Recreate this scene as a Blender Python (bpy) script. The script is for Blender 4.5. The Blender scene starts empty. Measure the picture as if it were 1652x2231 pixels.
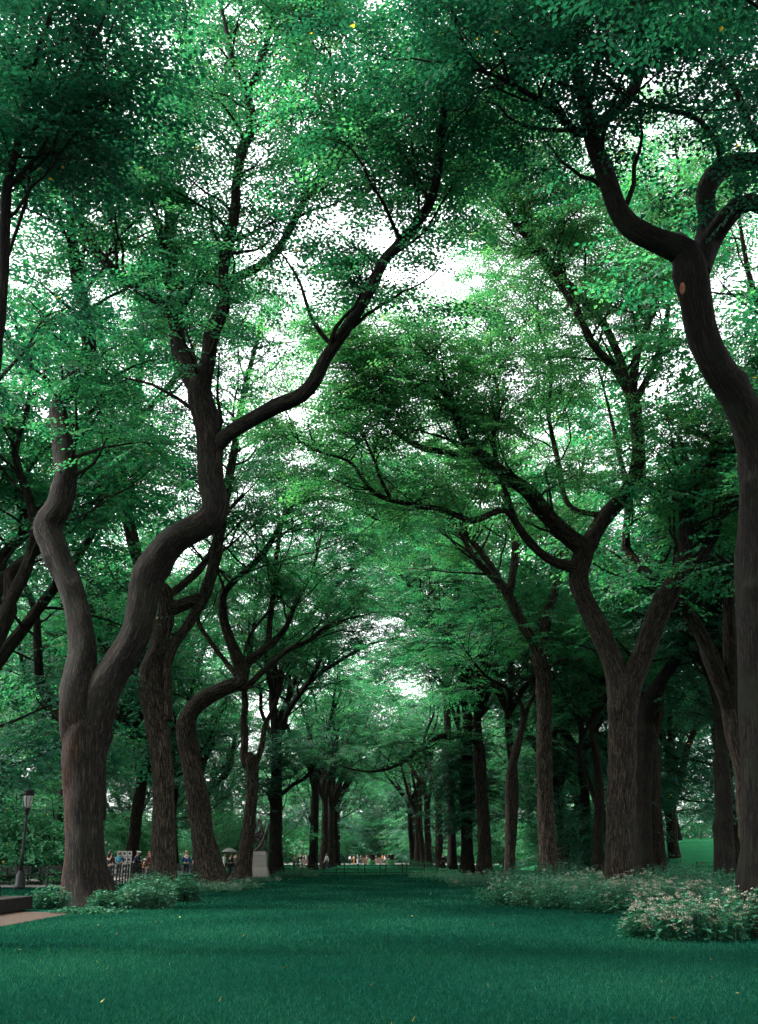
import bpy, math, random
import numpy as np
from mathutils import Vector, Matrix

sc = bpy.context.scene
COL = sc.collection
R = math.radians

# ------------------------------------------------------------------ camera
CAM_H = 1.4
F = 2300.0                                     # focal length in photo units (photo taken as 1652 x 2231)
PITCH = math.atan(750.5 / F)
cd = bpy.data.cameras.new('camera')
cd.sensor_fit = 'VERTICAL'
cd.sensor_height = 36.0
cd.sensor_width = 36.0
cd.lens = F / 2231.0 * 36.0
cd.clip_start = 0.1
cd.clip_end = 2000
cam = bpy.data.objects.new('camera', cd)
COL.objects.link(cam)
cam.location = (0, 0, CAM_H)
cam.rotation_euler = (math.pi / 2 + PITCH, 0, 0)
sc.camera = cam

# ------------------------------------------------------------------ world, sun, exposure
SUN_EL, SUN_AZ = R(52), R(-78)                 # azimuth from +Y, negative is to the left
w = bpy.data.worlds.new('World')
sc.world = w
w.use_nodes = True
wn = w.node_tree.nodes
wl = w.node_tree.links
bg = wn['Background']
sky = wn.new('ShaderNodeTexSky')
sky.sky_type = 'NISHITA'
sky.sun_disc = False
sky.sun_elevation = SUN_EL
sky.sun_rotation = SUN_AZ
sky.dust_density = 3.0
hs = wn.new('ShaderNodeHueSaturation')
hs.inputs['Saturation'].default_value = 0.12   # a thin overcast: nearly white
wl.new(sky.outputs[0], hs.inputs['Color'])
wl.new(hs.outputs[0], bg.inputs[0])
bg.inputs[1].default_value = 0.15
sd = bpy.data.lights.new('sun', 'SUN')
sd.energy = 1.5
sd.angle = R(12)
sd.color = (1.0, 0.95, 0.88)
sun = bpy.data.objects.new('sun', sd)
COL.objects.link(sun)
sun.rotation_euler = (math.pi / 2 - SUN_EL, 0, math.pi - SUN_AZ)
sc.view_settings.view_transform = 'Standard'
sc.view_settings.look = 'None'
sc.view_settings.gamma = 1.0
sc.view_settings.exposure = 2.85
sc.cycles.max_bounces = 10
sc.cycles.diffuse_bounces = 5
sc.cycles.transmission_bounces = 7
sc.cycles.glossy_bounces = 2
sc.cycles.use_denoising = True

# ------------------------------------------------------------------ helpers
def at(x, y, Y):
    """world point seen at photo unit (x, y), at forward distance Y"""
    u, v = (x - 826.0) / F, (1115.5 - y) / F
    t = Y / (math.cos(PITCH) - v * math.sin(PITCH))
    return np.array([u * t, Y, CAM_H + t * (math.sin(PITCH) + v * math.cos(PITCH))]), t

def gY(y):
    v = (1115.5 - y) / F
    return CAM_H * (math.cos(PITCH) - v * math.sin(PITCH)) / -(math.sin(PITCH) + v * math.cos(PITCH))

def ground(x, y):
    return at(x, y, gY(y))[0]

def tag(o, label=None, cat=None, group=None, kind=None):
    if label: o['label'] = label
    if cat: o['category'] = cat
    if group: o['group'] = group
    if kind: o['kind'] = kind
    return o

def empty(name, loc=(0, 0, 0), rz=0.0):
    o = bpy.data.objects.new(name, None)
    o.empty_display_size = 0.3
    COL.objects.link(o)
    o.location = loc
    o.rotation_euler = (0, 0, rz)
    return o

def link(name, me, parent=None, loc=None):
    o = bpy.data.objects.new(name, me)
    COL.objects.link(o)
    if parent is not None: o.parent = parent
    if loc is not None: o.location = loc
    return o

def mesh_np(name, verts, faces, mats, matidx=None, attrs=(), smooth=False):
    """faces: an (n,k) int array or a list of such arrays"""
    me = bpy.data.meshes.new(name)
    if not isinstance(faces, (list, tuple)): faces = [faces]
    faces = [np.asarray(f, dtype=np.int32) for f in faces if len(f)]
    verts = np.asarray(verts, dtype=np.float32)
    nv = len(verts)
    nl = sum(f.size for f in faces)
    nf = sum(len(f) for f in faces)
    me.vertices.add(nv)
    me.vertices.foreach_set('co', verts.ravel())
    me.loops.add(nl)
    me.loops.foreach_set('vertex_index', np.concatenate([f.ravel() for f in faces]))
    me.polygons.add(nf)
    sizes = np.concatenate([np.full(len(f), f.shape[1], dtype=np.int32) for f in faces])
    starts = np.concatenate([[0], np.cumsum(sizes)[:-1]]).astype(np.int32)
    me.polygons.foreach_set('loop_start', starts)
    for m in mats: me.materials.append(m)
    if matidx is not None: me.polygons.foreach_set('material_index', np.asarray(matidx, dtype=np.int32))
    me.polygons.foreach_set('use_smooth', np.full(nf, bool(smooth)))
    for nm, typ, dom, arr in attrs:
        a = me.attributes.new(nm, typ, dom)
        a.data.foreach_set('vector' if typ == 'FLOAT_VECTOR' else 'value', np.asarray(arr, dtype=np.float32).ravel())
    me.update(calc_edges=True)
    me.validate()
    return me

class MB:
    """collects simple solids and links them as one mesh object"""
    def __init__(s):
        s.v, s.f, s.n = [], {}, 0
    def add(s, v, f):
        s.v.append(np.asarray(v, dtype=float))
        for q in f: s.f.setdefault(len(q), []).append([i + s.n for i in q])
        s.n += len(v)
    def box(s, c, d, rz=0.0, taper=(1, 1), rot=None):
        x, y, z = d[0] / 2, d[1] / 2, d[2] / 2
        tx, ty = taper
        v = np.array([[-x, -y, -z], [x, -y, -z], [x, y, -z], [-x, y, -z], [-x * tx, -y * ty, z], [x * tx, -y * ty, z], [x * tx, y * ty, z], [-x * tx, y * ty, z]])
        if rot is not None: v = v @ np.array(rot.to_matrix()).T
        if rz:
            c_, s_ = math.cos(rz), math.sin(rz)
            v = v @ np.array([[c_, s_, 0], [-s_, c_, 0], [0, 0, 1]])
        s.add(v + np.array(c), [(3, 2, 1, 0), (4, 5, 6, 7), (0, 1, 5, 4), (1, 2, 6, 5), (2, 3, 7, 6), (3, 0, 4, 7)])
    def bar(s, a, b, r, n=6, r2=None):
        s.tube([a, b], [r, r if r2 is None else r2], n)
    def tube(s, pts, rad, n=8):
        v, q, _ = sweep(np.array(pts, float), np.array(rad, float), n)
        k = len(v)
        s.add(v, [tuple(i) for i in q] + [tuple(range(n - 1, -1, -1)), tuple(range(k - n, k))])
    def lathe(s, prof, c=(0, 0, 0), n=16, axis_rot=None):
        v = []
        for r, z in prof:
            for i in range(n):
                a = 2 * math.pi * i / n
                v.append((r * math.cos(a), r * math.sin(a), z))
        v = np.array(v)
        if axis_rot is not None: v = v @ np.array(axis_rot.to_matrix()).T
        f = []
        for k in range(len(prof) - 1):
            for i in range(n):
                j = (i + 1) % n
                f.append((k * n + i, k * n + j, (k + 1) * n + j, (k + 1) * n + i))
        f.append(tuple(range(n - 1, -1, -1)))
        f.append(tuple(range((len(prof) - 1) * n, len(prof) * n)))
        s.add(v + np.array(c), f)
    def ball(s, c, r, n=10, m=7):
        rx, ry, rz = (r, r, r) if np.isscalar(r) else r
        v, f = [], []
        for k in range(1, m):
            p = math.pi * k / m
            for i in range(n):
                a = 2 * math.pi * i / n
                v.append((rx * math.sin(p) * math.cos(a), ry * math.sin(p) * math.sin(a), -rz * math.cos(p)))
        for k in range(m - 2):
            for i in range(n):
                j = (i + 1) % n
                f.append((k * n + i, k * n + j, (k + 1) * n + j, (k + 1) * n + i))
        f.append(tuple(range(n - 1, -1, -1)))
        f.append(tuple(range((m - 2) * n, (m - 1) * n)))
        s.add(np.array(v) + np.array(c), f)
    def build(s, name, mat, parent=None, smooth=False, loc=None):
        me = mesh_np(name, np.concatenate(s.v), [np.array(q) for q in s.f.values()], [mat], smooth=smooth)
        return link(name, me, parent, loc)

def sweep(P, r, m, bump=None, rng=None):
    n = len(P)
    T = np.gradient(P, axis=0)
    T /= np.linalg.norm(T, axis=1)[:, None] + 1e-9
    N = np.zeros_like(P)
    a = np.array([1.0, 0, 0]) if abs(T[0][0]) < 0.8 else np.array([0, 1.0, 0])
    nv = a - T[0] * a.dot(T[0])
    N[0] = nv / np.linalg.norm(nv)
    for i in range(1, n):
        nv = N[i - 1] - T[i] * N[i - 1].dot(T[i])
        N[i] = nv / (np.linalg.norm(nv) + 1e-9)
    B = np.cross(T, N)
    th = np.arange(m) * 2 * math.pi / m
    s = np.concatenate([[0], np.cumsum(np.linalg.norm(np.diff(P, axis=0), axis=1))])
    rr = r[:, None] * np.ones((1, m))
    if bump is not None: rr = rr * bump(th[None, :], s[:, None])
    V = P[:, None, :] + rr[..., None] * (np.cos(th)[None, :, None] * N[:, None, :] + np.sin(th)[None, :, None] * B[:, None, :])
    idx = np.arange(n * m).reshape(n, m)
    Q = np.stack([idx[:-1], np.roll(idx, -1, 1)[:-1], np.roll(idx, -1, 1)[1:], idx[1:]], -1).reshape(-1, 4)
    bark = np.stack([np.cos(th)[None, :] * r[:, None], np.sin(th)[None, :] * r[:, None], s[:, None] * np.ones((1, m))], -1)
    return V.reshape(-1, 3), Q, bark.reshape(-1, 3)

def smooth_path(P, step):
    """Catmull-Rom resample of an (n, k) array (xyz first)"""
    P = np.asarray(P, float)
    if len(P) < 3:
        k = max(2, int(np.linalg.norm(P[1, :3] - P[0, :3]) / step) + 1)
        t = np.linspace(0, 1, k)[:, None]
        return P[0] * (1 - t) + P[-1] * t
    E = np.vstack([2 * P[0] - P[1], P, 2 * P[-1] - P[-2]])
    out = []
    for i in range(1, len(E) - 2):
        p0, p1, p2, p3 = E[i - 1], E[i], E[i + 1], E[i + 2]
        k = max(1, int(np.linalg.norm(p2[:3] - p1[:3]) / step))
        t = (np.arange(k) / k)[:, None]
        out.append(0.5 * ((2 * p1) + (-p0 + p2) * t + (2 * p0 - 5 * p1 + 4 * p2 - p3) * t ** 2 + (-p0 + 3 * p1 - 3 * p2 + p3) * t ** 3))
    out.append(P[-1:])
    return np.vstack(out)

# ------------------------------------------------------------------ materials
def mat(name):
    m = bpy.data.materials.new(name)
    m.use_nodes = True
    nt = m.node_tree
    return m, nt, nt.nodes, nt.links, nt.nodes['Principled BSDF']

def ramp(nodes, stops, interp='LINEAR'):
    r = nodes.new('ShaderNodeValToRGB')
    r.color_ramp.interpolation = interp
    el = r.color_ramp.elements
    while len(el) < len(stops): el.new(0.5)
    for e, (p, c) in zip(el, stops):
        e.position = p
        e.color = (*c, 1) if len(c) == 3 else c
    return r

def plain(name, col, rough=0.7, var=0.25, scale=8.0, bump=0.0, metal=0.0, spec=0.3):
    m, nt, n, l, b = mat(name)
    tc = n.new('ShaderNodeTexCoord')
    no = n.new('ShaderNodeTexNoise')
    no.inputs['Scale'].default_value = scale
    no.inputs['Detail'].default_value = 6
    l.new(tc.outputs['Object'], no.inputs['Vector'])
    c = np.array(col)
    rp = ramp(n, [(0.3, tuple(c * (1 - var))), (0.7, tuple(np.minimum(c * (1 + var), 1)))])
    l.new(no.outputs['Fac'], rp.inputs[0])
    l.new(rp.outputs[0], b.inputs['Base Color'])
    b.inputs['Roughness'].default_value = rough
    b.inputs['Metallic'].default_value = metal
    b.inputs['Specular IOR Level'].default_value = spec
    if bump:
        bu = n.new('ShaderNodeBump')
        bu.inputs['Strength'].default_value = bump
        bu.inputs['Distance'].default_value = 0.02
        l.new(no.outputs['Fac'], bu.inputs['Height'])
        l.new(bu.outputs[0], b.inputs['Normal'])
    return m

def bark_mat(name, dark, light, moss=0.3, rust=False):
    m, nt, n, l, b = mat(name)
    at_ = n.new('ShaderNodeAttribute'); at_.attribute_name = 'bark'
    mp = n.new('ShaderNodeMapping'); mp.inputs['Scale'].default_value = (1, 1, 0.085)
    l.new(at_.outputs['Vector'], mp.inputs['Vector'])
    n1 = n.new('ShaderNodeTexNoise'); n1.inputs['Scale'].default_value = 26; n1.inputs['Detail'].default_value = 8; n1.inputs['Roughness'].default_value = 0.68
    l.new(mp.outputs[0], n1.inputs['Vector'])
    vo = n.new('ShaderNodeTexVoronoi'); vo.feature = 'DISTANCE_TO_EDGE'; vo.inputs['Scale'].default_value = 14
    mx = n.new('ShaderNodeMixRGB'); mx.blend_type = 'LINEAR_LIGHT'; mx.inputs[0].default_value = 0.12
    l.new(mp.outputs[0], mx.inputs[1]); l.new(n1.outputs['Color'], mx.inputs[2])
    l.new(mx.outputs[0], vo.inputs['Vector'])
    mu = n.new('ShaderNodeMath'); mu.operation = 'MULTIPLY'; mu.inputs[1].default_value = 3.0; mu.use_clamp = True
    l.new(vo.outputs['Distance'], mu.inputs[0])
    ad = n.new('ShaderNodeMath'); ad.operation = 'MULTIPLY'
    l.new(mu.outputs[0], ad.inputs[0]); l.new(n1.outputs['Fac'], ad.inputs[1])
    rp = ramp(n, [(0.10, dark), (0.42, light), (0.8, tuple(np.array(light) * 1.35))])
    l.new(ad.outputs[0], rp.inputs[0])
    n2 = n.new('ShaderNodeTexNoise'); n2.inputs['Scale'].default_value = 1.1; n2.inputs['Detail'].default_value = 5
    l.new(at_.outputs['Vector'], n2.inputs['Vector'])
    rp2 = ramp(n, [(0.48, (0, 0, 0)), (0.68, (moss, moss, moss))])
    l.new(n2.outputs['Fac'], rp2.inputs[0])
    mm = n.new('ShaderNodeMixRGB'); mm.inputs[2].default_value = (0.016, 0.024, 0.010, 1)
    l.new(rp2.outputs[0], mm.inputs[0]); l.new(rp.outputs[0], mm.inputs[1])
    last = mm.outputs[0]
    if rust:                                    # an old rusty sap stain down one flank of the trunk
        tc = n.new('ShaderNodeTexCoord'); sx = n.new('ShaderNodeSeparateXYZ')
        l.new(tc.outputs['Object'], sx.inputs[0])
        n3 = n.new('ShaderNodeTexNoise'); n3.inputs['Scale'].default_value = 2.5; l.new(mp.outputs[0], n3.inputs['Vector'])
        m1 = n.new('ShaderNodeMath'); m1.operation = 'MULTIPLY_ADD'; m1.inputs[1].default_value = 0.5
        l.new(n3.outputs['Fac'], m1.inputs[0]); l.new(sx.outputs['X'], m1.inputs[2])
        r3 = ramp(n, [(0.0, (1, 1, 1)), (0.22, (0, 0, 0))])
        ad3 = n.new('ShaderNodeMath'); ad3.inputs[1].default_value = 0.42; l.new(m1.outputs[0], ad3.inputs[0])
        l.new(ad3.outputs[0], r3.inputs[0])
        r4 = n.new('ShaderNodeMapRange'); r4.inputs[1].default_value = 4.2; r4.inputs[2].default_value = 6.2; r4.inputs[3].default_value = 0.8; r4.inputs[4].default_value = 0.0
        l.new(sx.outputs['Z'], r4.inputs[0])
        m2 = n.new('ShaderNodeMath'); m2.operation = 'MULTIPLY'; l.new(r3.outputs[0], m2.inputs[0]); l.new(r4.outputs[0], m2.inputs[1])
        mr = n.new('ShaderNodeMixRGB'); mr.blend_type = 'MULTIPLY'; mr.inputs[2].default_value = (2.1, 0.95, 0.5, 1)
        l.new(m2.outputs[0], mr.inputs[0]); l.new(last, mr.inputs[1]); last = mr.outputs[0]
    l.new(last, b.inputs['Base Color'])
    b.inputs['Roughness'].default_value = 0.92
    b.inputs['Specular IOR Level'].default_value = 0.15
    bu = n.new('ShaderNodeBump'); bu.inputs['Strength'].default_value = 1.0; bu.inputs['Distance'].default_value = 0.10
    l.new(ad.outputs[0], bu.inputs['Height']); l.new(bu.outputs[0], b.inputs['Normal'])
    return m

def leaf_mat(name, dark, mid, light, yellow=0.003, trans=0.5, tcol=None, rough=0.5, spec=0.35):
    m, nt, n, l, b = mat(name)
    a = n.new('ShaderNodeAttribute'); a.attribute_name = 'tint'
    y = 1 - yellow
    rp = ramp(n, [(0.0, dark), (0.5, mid), (y - 0.012, light), (y, (0.55, 0.30, 0.03))])
    l.new(a.outputs['Fac'], rp.inputs[0])
    l.new(rp.outputs[0], b.inputs['Base Color'])
    b.inputs['Roughness'].default_value = rough
    b.inputs['Specular IOR Level'].default_value = spec
    tr = n.new('ShaderNodeBsdfTranslucent')
    g = n.new('ShaderNodeMixRGB'); g.blend_type = 'MULTIPLY'; g.inputs[0].default_value = 1.0
    g.inputs[2].default_value = (*(tcol or (1.3, 1.7, 1.0)), 1)
    l.new(rp.outputs[0], g.inputs[1]); l.new(g.outputs[0], tr.inputs['Color'])
    mx = n.new('ShaderNodeMixShader'); mx.inputs[0].default_value = trans
    l.new(b.outputs[0], mx.inputs[1]); l.new(tr.outputs[0], mx.inputs[2])
    l.new(mx.outputs[0], n['Material Output'].inputs['Surface'])
    return m

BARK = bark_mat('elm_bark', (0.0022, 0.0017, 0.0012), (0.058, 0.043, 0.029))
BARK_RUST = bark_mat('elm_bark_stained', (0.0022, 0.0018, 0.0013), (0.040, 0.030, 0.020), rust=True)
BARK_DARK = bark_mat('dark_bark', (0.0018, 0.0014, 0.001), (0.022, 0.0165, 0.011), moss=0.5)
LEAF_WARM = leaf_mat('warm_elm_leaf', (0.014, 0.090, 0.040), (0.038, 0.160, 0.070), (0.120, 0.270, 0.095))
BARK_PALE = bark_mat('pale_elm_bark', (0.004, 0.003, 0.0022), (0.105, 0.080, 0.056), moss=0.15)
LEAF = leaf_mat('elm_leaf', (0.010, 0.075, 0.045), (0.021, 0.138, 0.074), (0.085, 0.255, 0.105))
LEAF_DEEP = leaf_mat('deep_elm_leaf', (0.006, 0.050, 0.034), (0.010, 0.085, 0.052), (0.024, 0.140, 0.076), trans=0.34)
LEAF_DARK = leaf_mat('shaded_elm_leaf', (0.005, 0.040, 0.029), (0.009, 0.068, 0.046), (0.020, 0.110, 0.064), trans=0.36, spec=0.12)  # elm leaf with the shade of the dense canopy put into its colour
LEAF_FRESH = leaf_mat('fresh_leaf', (0.016, 0.110, 0.058), (0.036, 0.190, 0.092), (0.100, 0.300, 0.150), trans=0.45)

# ------------------------------------------------------------------ trees
def spray_template(seed, leaf=0.115, length=1.2, nside=5, gap_=0.10):
    """a flat twig of alternate leaves; returns leaf quads and twig prisms"""
    g = np.random.default_rng(seed)
    LV, TV = [], []
    def twig(o, d, L, rad, nleaf):
        d = d / np.linalg.norm(d)
        side = np.cross([0, 0, 1.0], d); side /= np.linalg.norm(side) + 1e-9
        up = np.cross(d, side)
        tip = o + d * L + np.array([0, 0, -0.10 * L])
        ring = []
        for q, rr in ((o, rad), (tip, rad * 0.4)):
            for k in range(3):
                an = k * 2.094
                ring.append(q + rr * (math.cos(an) * side + math.sin(an) * up))
        TV.append(ring)
        for i in range(nleaf):
            t = (i + 0.6) / nleaf
            p = o + (tip - o) * t
            sg = 1 if i % 2 else -1
            ld = d * g.uniform(0.35, 0.9) + side * sg * g.uniform(0.6, 1.0) + up * g.uniform(-0.35, 0.25)
            if i == nleaf - 1: ld = d + up * g.uniform(-0.3, 0.1)
            ld /= np.linalg.norm(ld)
            ln = np.cross(ld, np.cross(up + g.normal(0, 0.26, 3), ld)); ln /= np.linalg.norm(ln)
            ls = np.cross(ln, ld)
            s_ = leaf * g.uniform(0.75, 1.25)
            w_ = s_ * g.uniform(0.28, 0.36)
            b0 = p + ld * 0.01
            mid = b0 + ld * s_ * 0.42 + ln * 0.06 * s_
            LV.append([b0, mid + ls * w_, b0 + ld * s_ - ln * 0.12 * s_, mid - ls * w_])
    o = np.zeros(3)
    d = np.array([1.0, 0, 0])
    twig(o, d, length, 0.006, int(length / gap_))
    for i in range(nside):
        t = 0.12 + 0.7 * i / nside
        sg = 1 if i % 2 else -1
        a = sg * g.uniform(0.6, 1.0)
        L = length * g.uniform(0.35, 0.6) * (1 - 0.4 * t)
        twig(np.array([length * t, 0, -0.1 * length * t * t]), np.array([math.cos(a), math.sin(a), g.uniform(-0.12, 0.12)]), L, 0.004, max(3, int(L / gap_ * 1.05)))
    return np.array(LV), np.array(TV)

TPL_NEAR = [spray_template(k, 0.135) for k in range(5)]
TPL_FAR = [spray_template(20 + k, 0.19, 1.5, 5, .085) for k in range(3)]
TPL_FAR = [(a[::2], t[:1]) for a, t in TPL_FAR]

def crown_mesh(name, pos, rng, tpls, mats, scale=(0.8, 1.25), droop=0.15, dirs=None):
    N = len(pos)
    if N == 0: return None
    yaw = rng.uniform(0, 2 * math.pi, N) if dirs is None else np.arctan2(dirs[:, 1], dirs[:, 0]) + rng.normal(0, 0.7, N)
    pit = rng.normal(droop, 0.22, N)
    rol = rng.normal(0, 0.24, N)
    s = rng.uniform(scale[0], scale[1], N)
    cy, sy, cp, sp, cr, sr = np.cos(yaw), np.sin(yaw), np.cos(pit), np.sin(pit), np.cos(rol), np.sin(rol)
    M = np.empty((N, 3, 3))
    M[:, 0] = np.stack([cy * cp, cy * sp * sr - sy * cr, cy * sp * cr + sy * sr], 1)
    M[:, 1] = np.stack([sy * cp, sy * sp * sr + cy * cr, sy * sp * cr - cy * sr], 1)
    M[:, 2] = np.stack([-sp, cp * sr, cp * cr], 1)
    M *= s[:, None, None]
    which = rng.integers(0, len(tpls), N)
    base_t = np.clip(rng.normal(0.45, 0.16, N), 0, 0.9)
    V, T = [], []
    tints = []
    for k, (LV, TV) in enumerate(tpls):
        ids = np.where(which == k)[0]
        if not len(ids): continue
        A = np.einsum('nij,lj->nli', M[ids], LV.reshape(-1, 3)) + pos[ids][:, None, :]
        V.append(A.reshape(-1, 3))
        t = base_t[ids][:, None] + rng.normal(0, 0.16, (len(ids), len(LV)))
        t = np.clip(t, 0, 0.97)
        t[rng.random(t.shape) < 0.001] = 1.0
        tints.append(t.ravel())
        B = np.einsum('nij,lj->nli', M[ids], TV.reshape(-1, 3)) + pos[ids][:, None, :]
        T.append(B.reshape(-1, 3))
    LVs, TVs = np.concatenate(V), np.concatenate(T)
    nl, nt_ = len(LVs) // 4, len(TVs) // 6
    lf = np.arange(nl * 4).reshape(-1, 4)
    o = (np.arange(nt_) * 6 + nl * 4)[:, None]
    tf = np.concatenate([o + np.array([0, 1, 4, 3]), o + np.array([1, 2, 5, 4]), o + np.array([2, 0, 3, 5])])
    return mesh_np(name, np.vstack([LVs, TVs]), np.vstack([lf, tf]), mats, np.r_[np.zeros(nl), np.ones(len(tf))],
                   [('tint', 'FLOAT', 'FACE', np.r_[np.concatenate(tints), np.zeros(len(tf))])])

class Wood:
    def __init__(s, rng):
        s.v, s.q, s.b, s.n, s.rng = [], [], [], 0, rng
    def tube(s, P, r, m, bump=None):
        V, Q, B = sweep(P, r, m, bump)
        s.v.append(V); s.q.append(Q + s.n); s.b.append(B + s.rng.uniform(-40, 40, 3)); s.n += len(V)
    def mesh(s, name, mats):
        return mesh_np(name, np.concatenate(s.v), np.concatenate(s.q), mats, None, [('bark', 'FLOAT_VECTOR', 'POINT', np.concatenate(s.b))], smooth=True)

def knobby(rng, amp=0.06, flare=0.0, flare_h=0.6):
    ks = [(int(k), rng.uniform(0, 6.28), rng.uniform(-2.2, 2.2), rng.uniform(0.3, 1.0)) for k in (1, 2, 2, 3, 4, 5)]
    fine = [(int(k), rng.uniform(0, 6.28), rng.uniform(2.5, 6)) for k in (3, 5, 6, 7, 8)]
    burls = [(rng.uniform(0, 6.28), rng.uniform(.5, 14), rng.uniform(.15, .4), rng.uniform(.08, .26)) for _ in range(9)]
    fk, fp = rng.integers(4, 7), rng.uniform(0, 6.28)
    def f(th, s):
        b = 1 + sum(amp * a * np.cos(k * th + p + w_ * s) for k, p, w_, a in ks) / 2.0 + sum(.016 * np.cos(k * th + p) * np.cos(w_ * s + 2 * p) for k, p, w_ in fine)
        for bt, bs, br, ba in burls:
            dth = np.angle(np.exp(1j * (th - bt)))
            b = b + ba * np.exp(-(dth / .5) ** 2 - ((s - bs) / br) ** 2)
        if flare:
            e = np.exp(-np.maximum(s - 0.3, 0) / flare_h)
            b = b + flare * e * (0.62 + 0.38 * np.cos(fk * th + fp + 0.6 * np.sin(2 * th)))
        return b
    return f

def walk(rng, p, d, L, n, wig, upb):
    pts = [p]
    d = d / np.linalg.norm(d)
    for _ in range(n):
        d = d + rng.normal(0, wig, 3) + np.array([0, 0, upb])
        d /= np.linalg.norm(d)
        pts.append(pts[-1] + d * L / n)
    return np.array(pts)

def grow(wood, rng, P, r, n2, start, out, L2=(3.0, 6.0), n3=8, sprays=5, up=0.25, L3=(1.1, 2.9), keep=None, zmin=3.0, thick=0.45):
    """side branches, twigs and leaf-spray positions along one limb (P, r)"""
    s = np.concatenate([[0], np.cumsum(np.linalg.norm(np.diff(P, axis=0), axis=1))])
    for k in range(n2):
        t = start + (1 - start) * ((k + rng.uniform(0.2, 0.8)) / n2)
        i = min(len(P) - 2, int(np.searchsorted(s, t * s[-1])))
        tan = P[i + 1] - P[i]; tan /= np.linalg.norm(tan)
        az = rng.uniform(0, 2 * math.pi)
        d = 0.55 * tan + 0.95 * np.array([math.cos(az), math.sin(az), 0]) + np.array([0, 0, up])
        last = k == n2 - 1
        if last: d = tan + np.array([0, 0, 0.1])
        L = rng.uniform(*L2) * (1.15 - 0.45 * t)
        B = walk(rng, P[i], d, L * 1.1, 8, 0.19, 0.04)
        r0 = min(r[i] * thick * rng.uniform(0.7, 1.0), 0.085)
        rb = np.linspace(max(r0, 0.035), 0.014, len(B))
        Bs = smooth_path(np.c_[B, rb], 0.5)
        wood.tube(Bs[:, :3], Bs[:, 3], 6 if r0 > 0.06 else 5)
        for j in range(n3):
            u = 0.42 + 0.58 * (j + rng.uniform(0, 1)) / n3
            q = min(len(B) - 2, int(u * (len(B) - 1)))
            fr = u * (len(B) - 1) - q
            p0 = B[q] * (1 - fr) + B[q + 1] * fr
            bt = B[q + 1] - B[q]; bt /= np.linalg.norm(bt)
            az = rng.uniform(0, 2 * math.pi)
            dd = 0.6 * bt + 0.9 * np.array([math.cos(az), math.sin(az), rng.uniform(-0.25, 0.45)])
            C = walk(rng, p0, dd, rng.uniform(*L3), 4, 0.18, -0.01)
            if C[:, 2].min() < zmin: continue
            if keep is not None and rng.random() > keep(C[2]): continue
            wood.tube(C, np.linspace(0.014, 0.006, len(C)), 3)
            for m_ in range(sprays):
                v = (m_ + rng.uniform(0.2, 1.0)) / sprays * (len(C) - 1)
                a = min(len(C) - 2, int(v))
                pp = C[a] + (C[a + 1] - C[a]) * (v - a)
                out.append(np.r_[pp + rng.normal(0, 0.12, 3), C[a + 1] - C[a]])

def finish_tree(root, wood, out, rng, bark, leaf, tpls, scale=(0.8, 1.25)):
    link('trunk', wood.mesh('trunk', [bark]), root)
    if out:
        a = np.array(out)
        me = crown_mesh('crown', a[:, :3], rng, tpls, [leaf, bark], scale, dirs=a[:, 3:])
        link('crown', me, root)
    return root

N_LEAVES = [0]
def hero(name, label, Y, trunk, limbs, seed, group=None, bark=None, leaf=None, base_y=None, flare=0.8, keep=None, scale=(0.8, 1.25), tpls=None, dens=1.6, longer=1.0):
    """trunk: [(x, y, width)...] photo units at distance Y, from the foot up; limbs: list of dict(p=[(x, y, width, dY)...], n2, start ...)"""
    rng = np.random.default_rng(seed)
    wood = Wood(rng)
    out = []
    tp = []
    for x, y, wd, *dy in trunk:
        p, t = at(x, y, Y + (dy[0] if dy else 0))
        tp.append(np.r_[p, wd * .455 * t / F])
    foot = tp[0].copy()
    if base_y is None:
        tp[0][2] = 0.0
    else:
        tp.insert(0, np.r_[foot[0], foot[1], 0.0, foot[3] * 1.03])
    tp.insert(0, tp[0] + np.array([0, 0, -0.35, 0]))
    d = tp[-1][:3] - tp[-2][:3]; d /= np.linalg.norm(d); e = tp[-1].copy()      # the top closes as a dome inside the fork
    for k, q in ((0.5, 0.80), (0.95, 0.45), (1.2, 0.08)): tp.append(np.r_[e[:3] + d * e[3] * k, e[3] * q])
    T = smooth_path(tp, 0.18)
    base = np.array([T[0, 0], T[0, 1], 0.0])
    T[:, :3] -= base
    wood.tube(T[:, :3], T[:, 3], 30, knobby(rng, 0.07, flare, 0.55))
    for L in limbs:
        pl = []
        for x, y, wd, dy in L['p']:
            p, t = at(x, y, Y + dy)
            pl.append(np.r_[p - base, wd * .46 * t / F])
        S = smooth_path(pl, 0.25)
        S[:, :3] += np.cumsum(rng.normal(0, 0.006, (len(S), 3)), axis=0) * np.linspace(0, 1, len(S))[:, None]
        S[:, 3] = np.maximum(S[:, 3], 0.02)
        rm = S[0, 3]
        wood.tube(S[:, :3], S[:, 3], 20 if rm > 0.25 else (14 if rm > 0.12 else 8), knobby(rng, 0.07))
        k2 = None if keep is None else (lambda q: keep(q + base))
        if L.get('n2', 10):
            l2 = L.get('L2', (2.5, 5.5))
            grow(wood, rng, S[:, :3], S[:, 3], int(L.get('n2', 10) * dens), L.get('start', 0.35) * 0.8, out, (l2[0] * longer, l2[1] * longer), L.get('n3', 8), L.get('sprays', 3), L.get('up', 0.25), keep=k2)
    root = empty(name, base)
    tag(root, label, 'tree', group)
    finish_tree(root, wood, out, rng, bark or BARK, leaf or LEAF, tpls or TPL_NEAR, scale)
    N_LEAVES[0] += len(out) * 30
    return root

def gap(p):
    """the strip of open sky above the middle of the lawn"""
    x, y, z = p
    c = abs(x + 0.8) / 3.2
    if z > 14 and c < 1 and y < 52: return 1.0
    return 1.0


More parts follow.
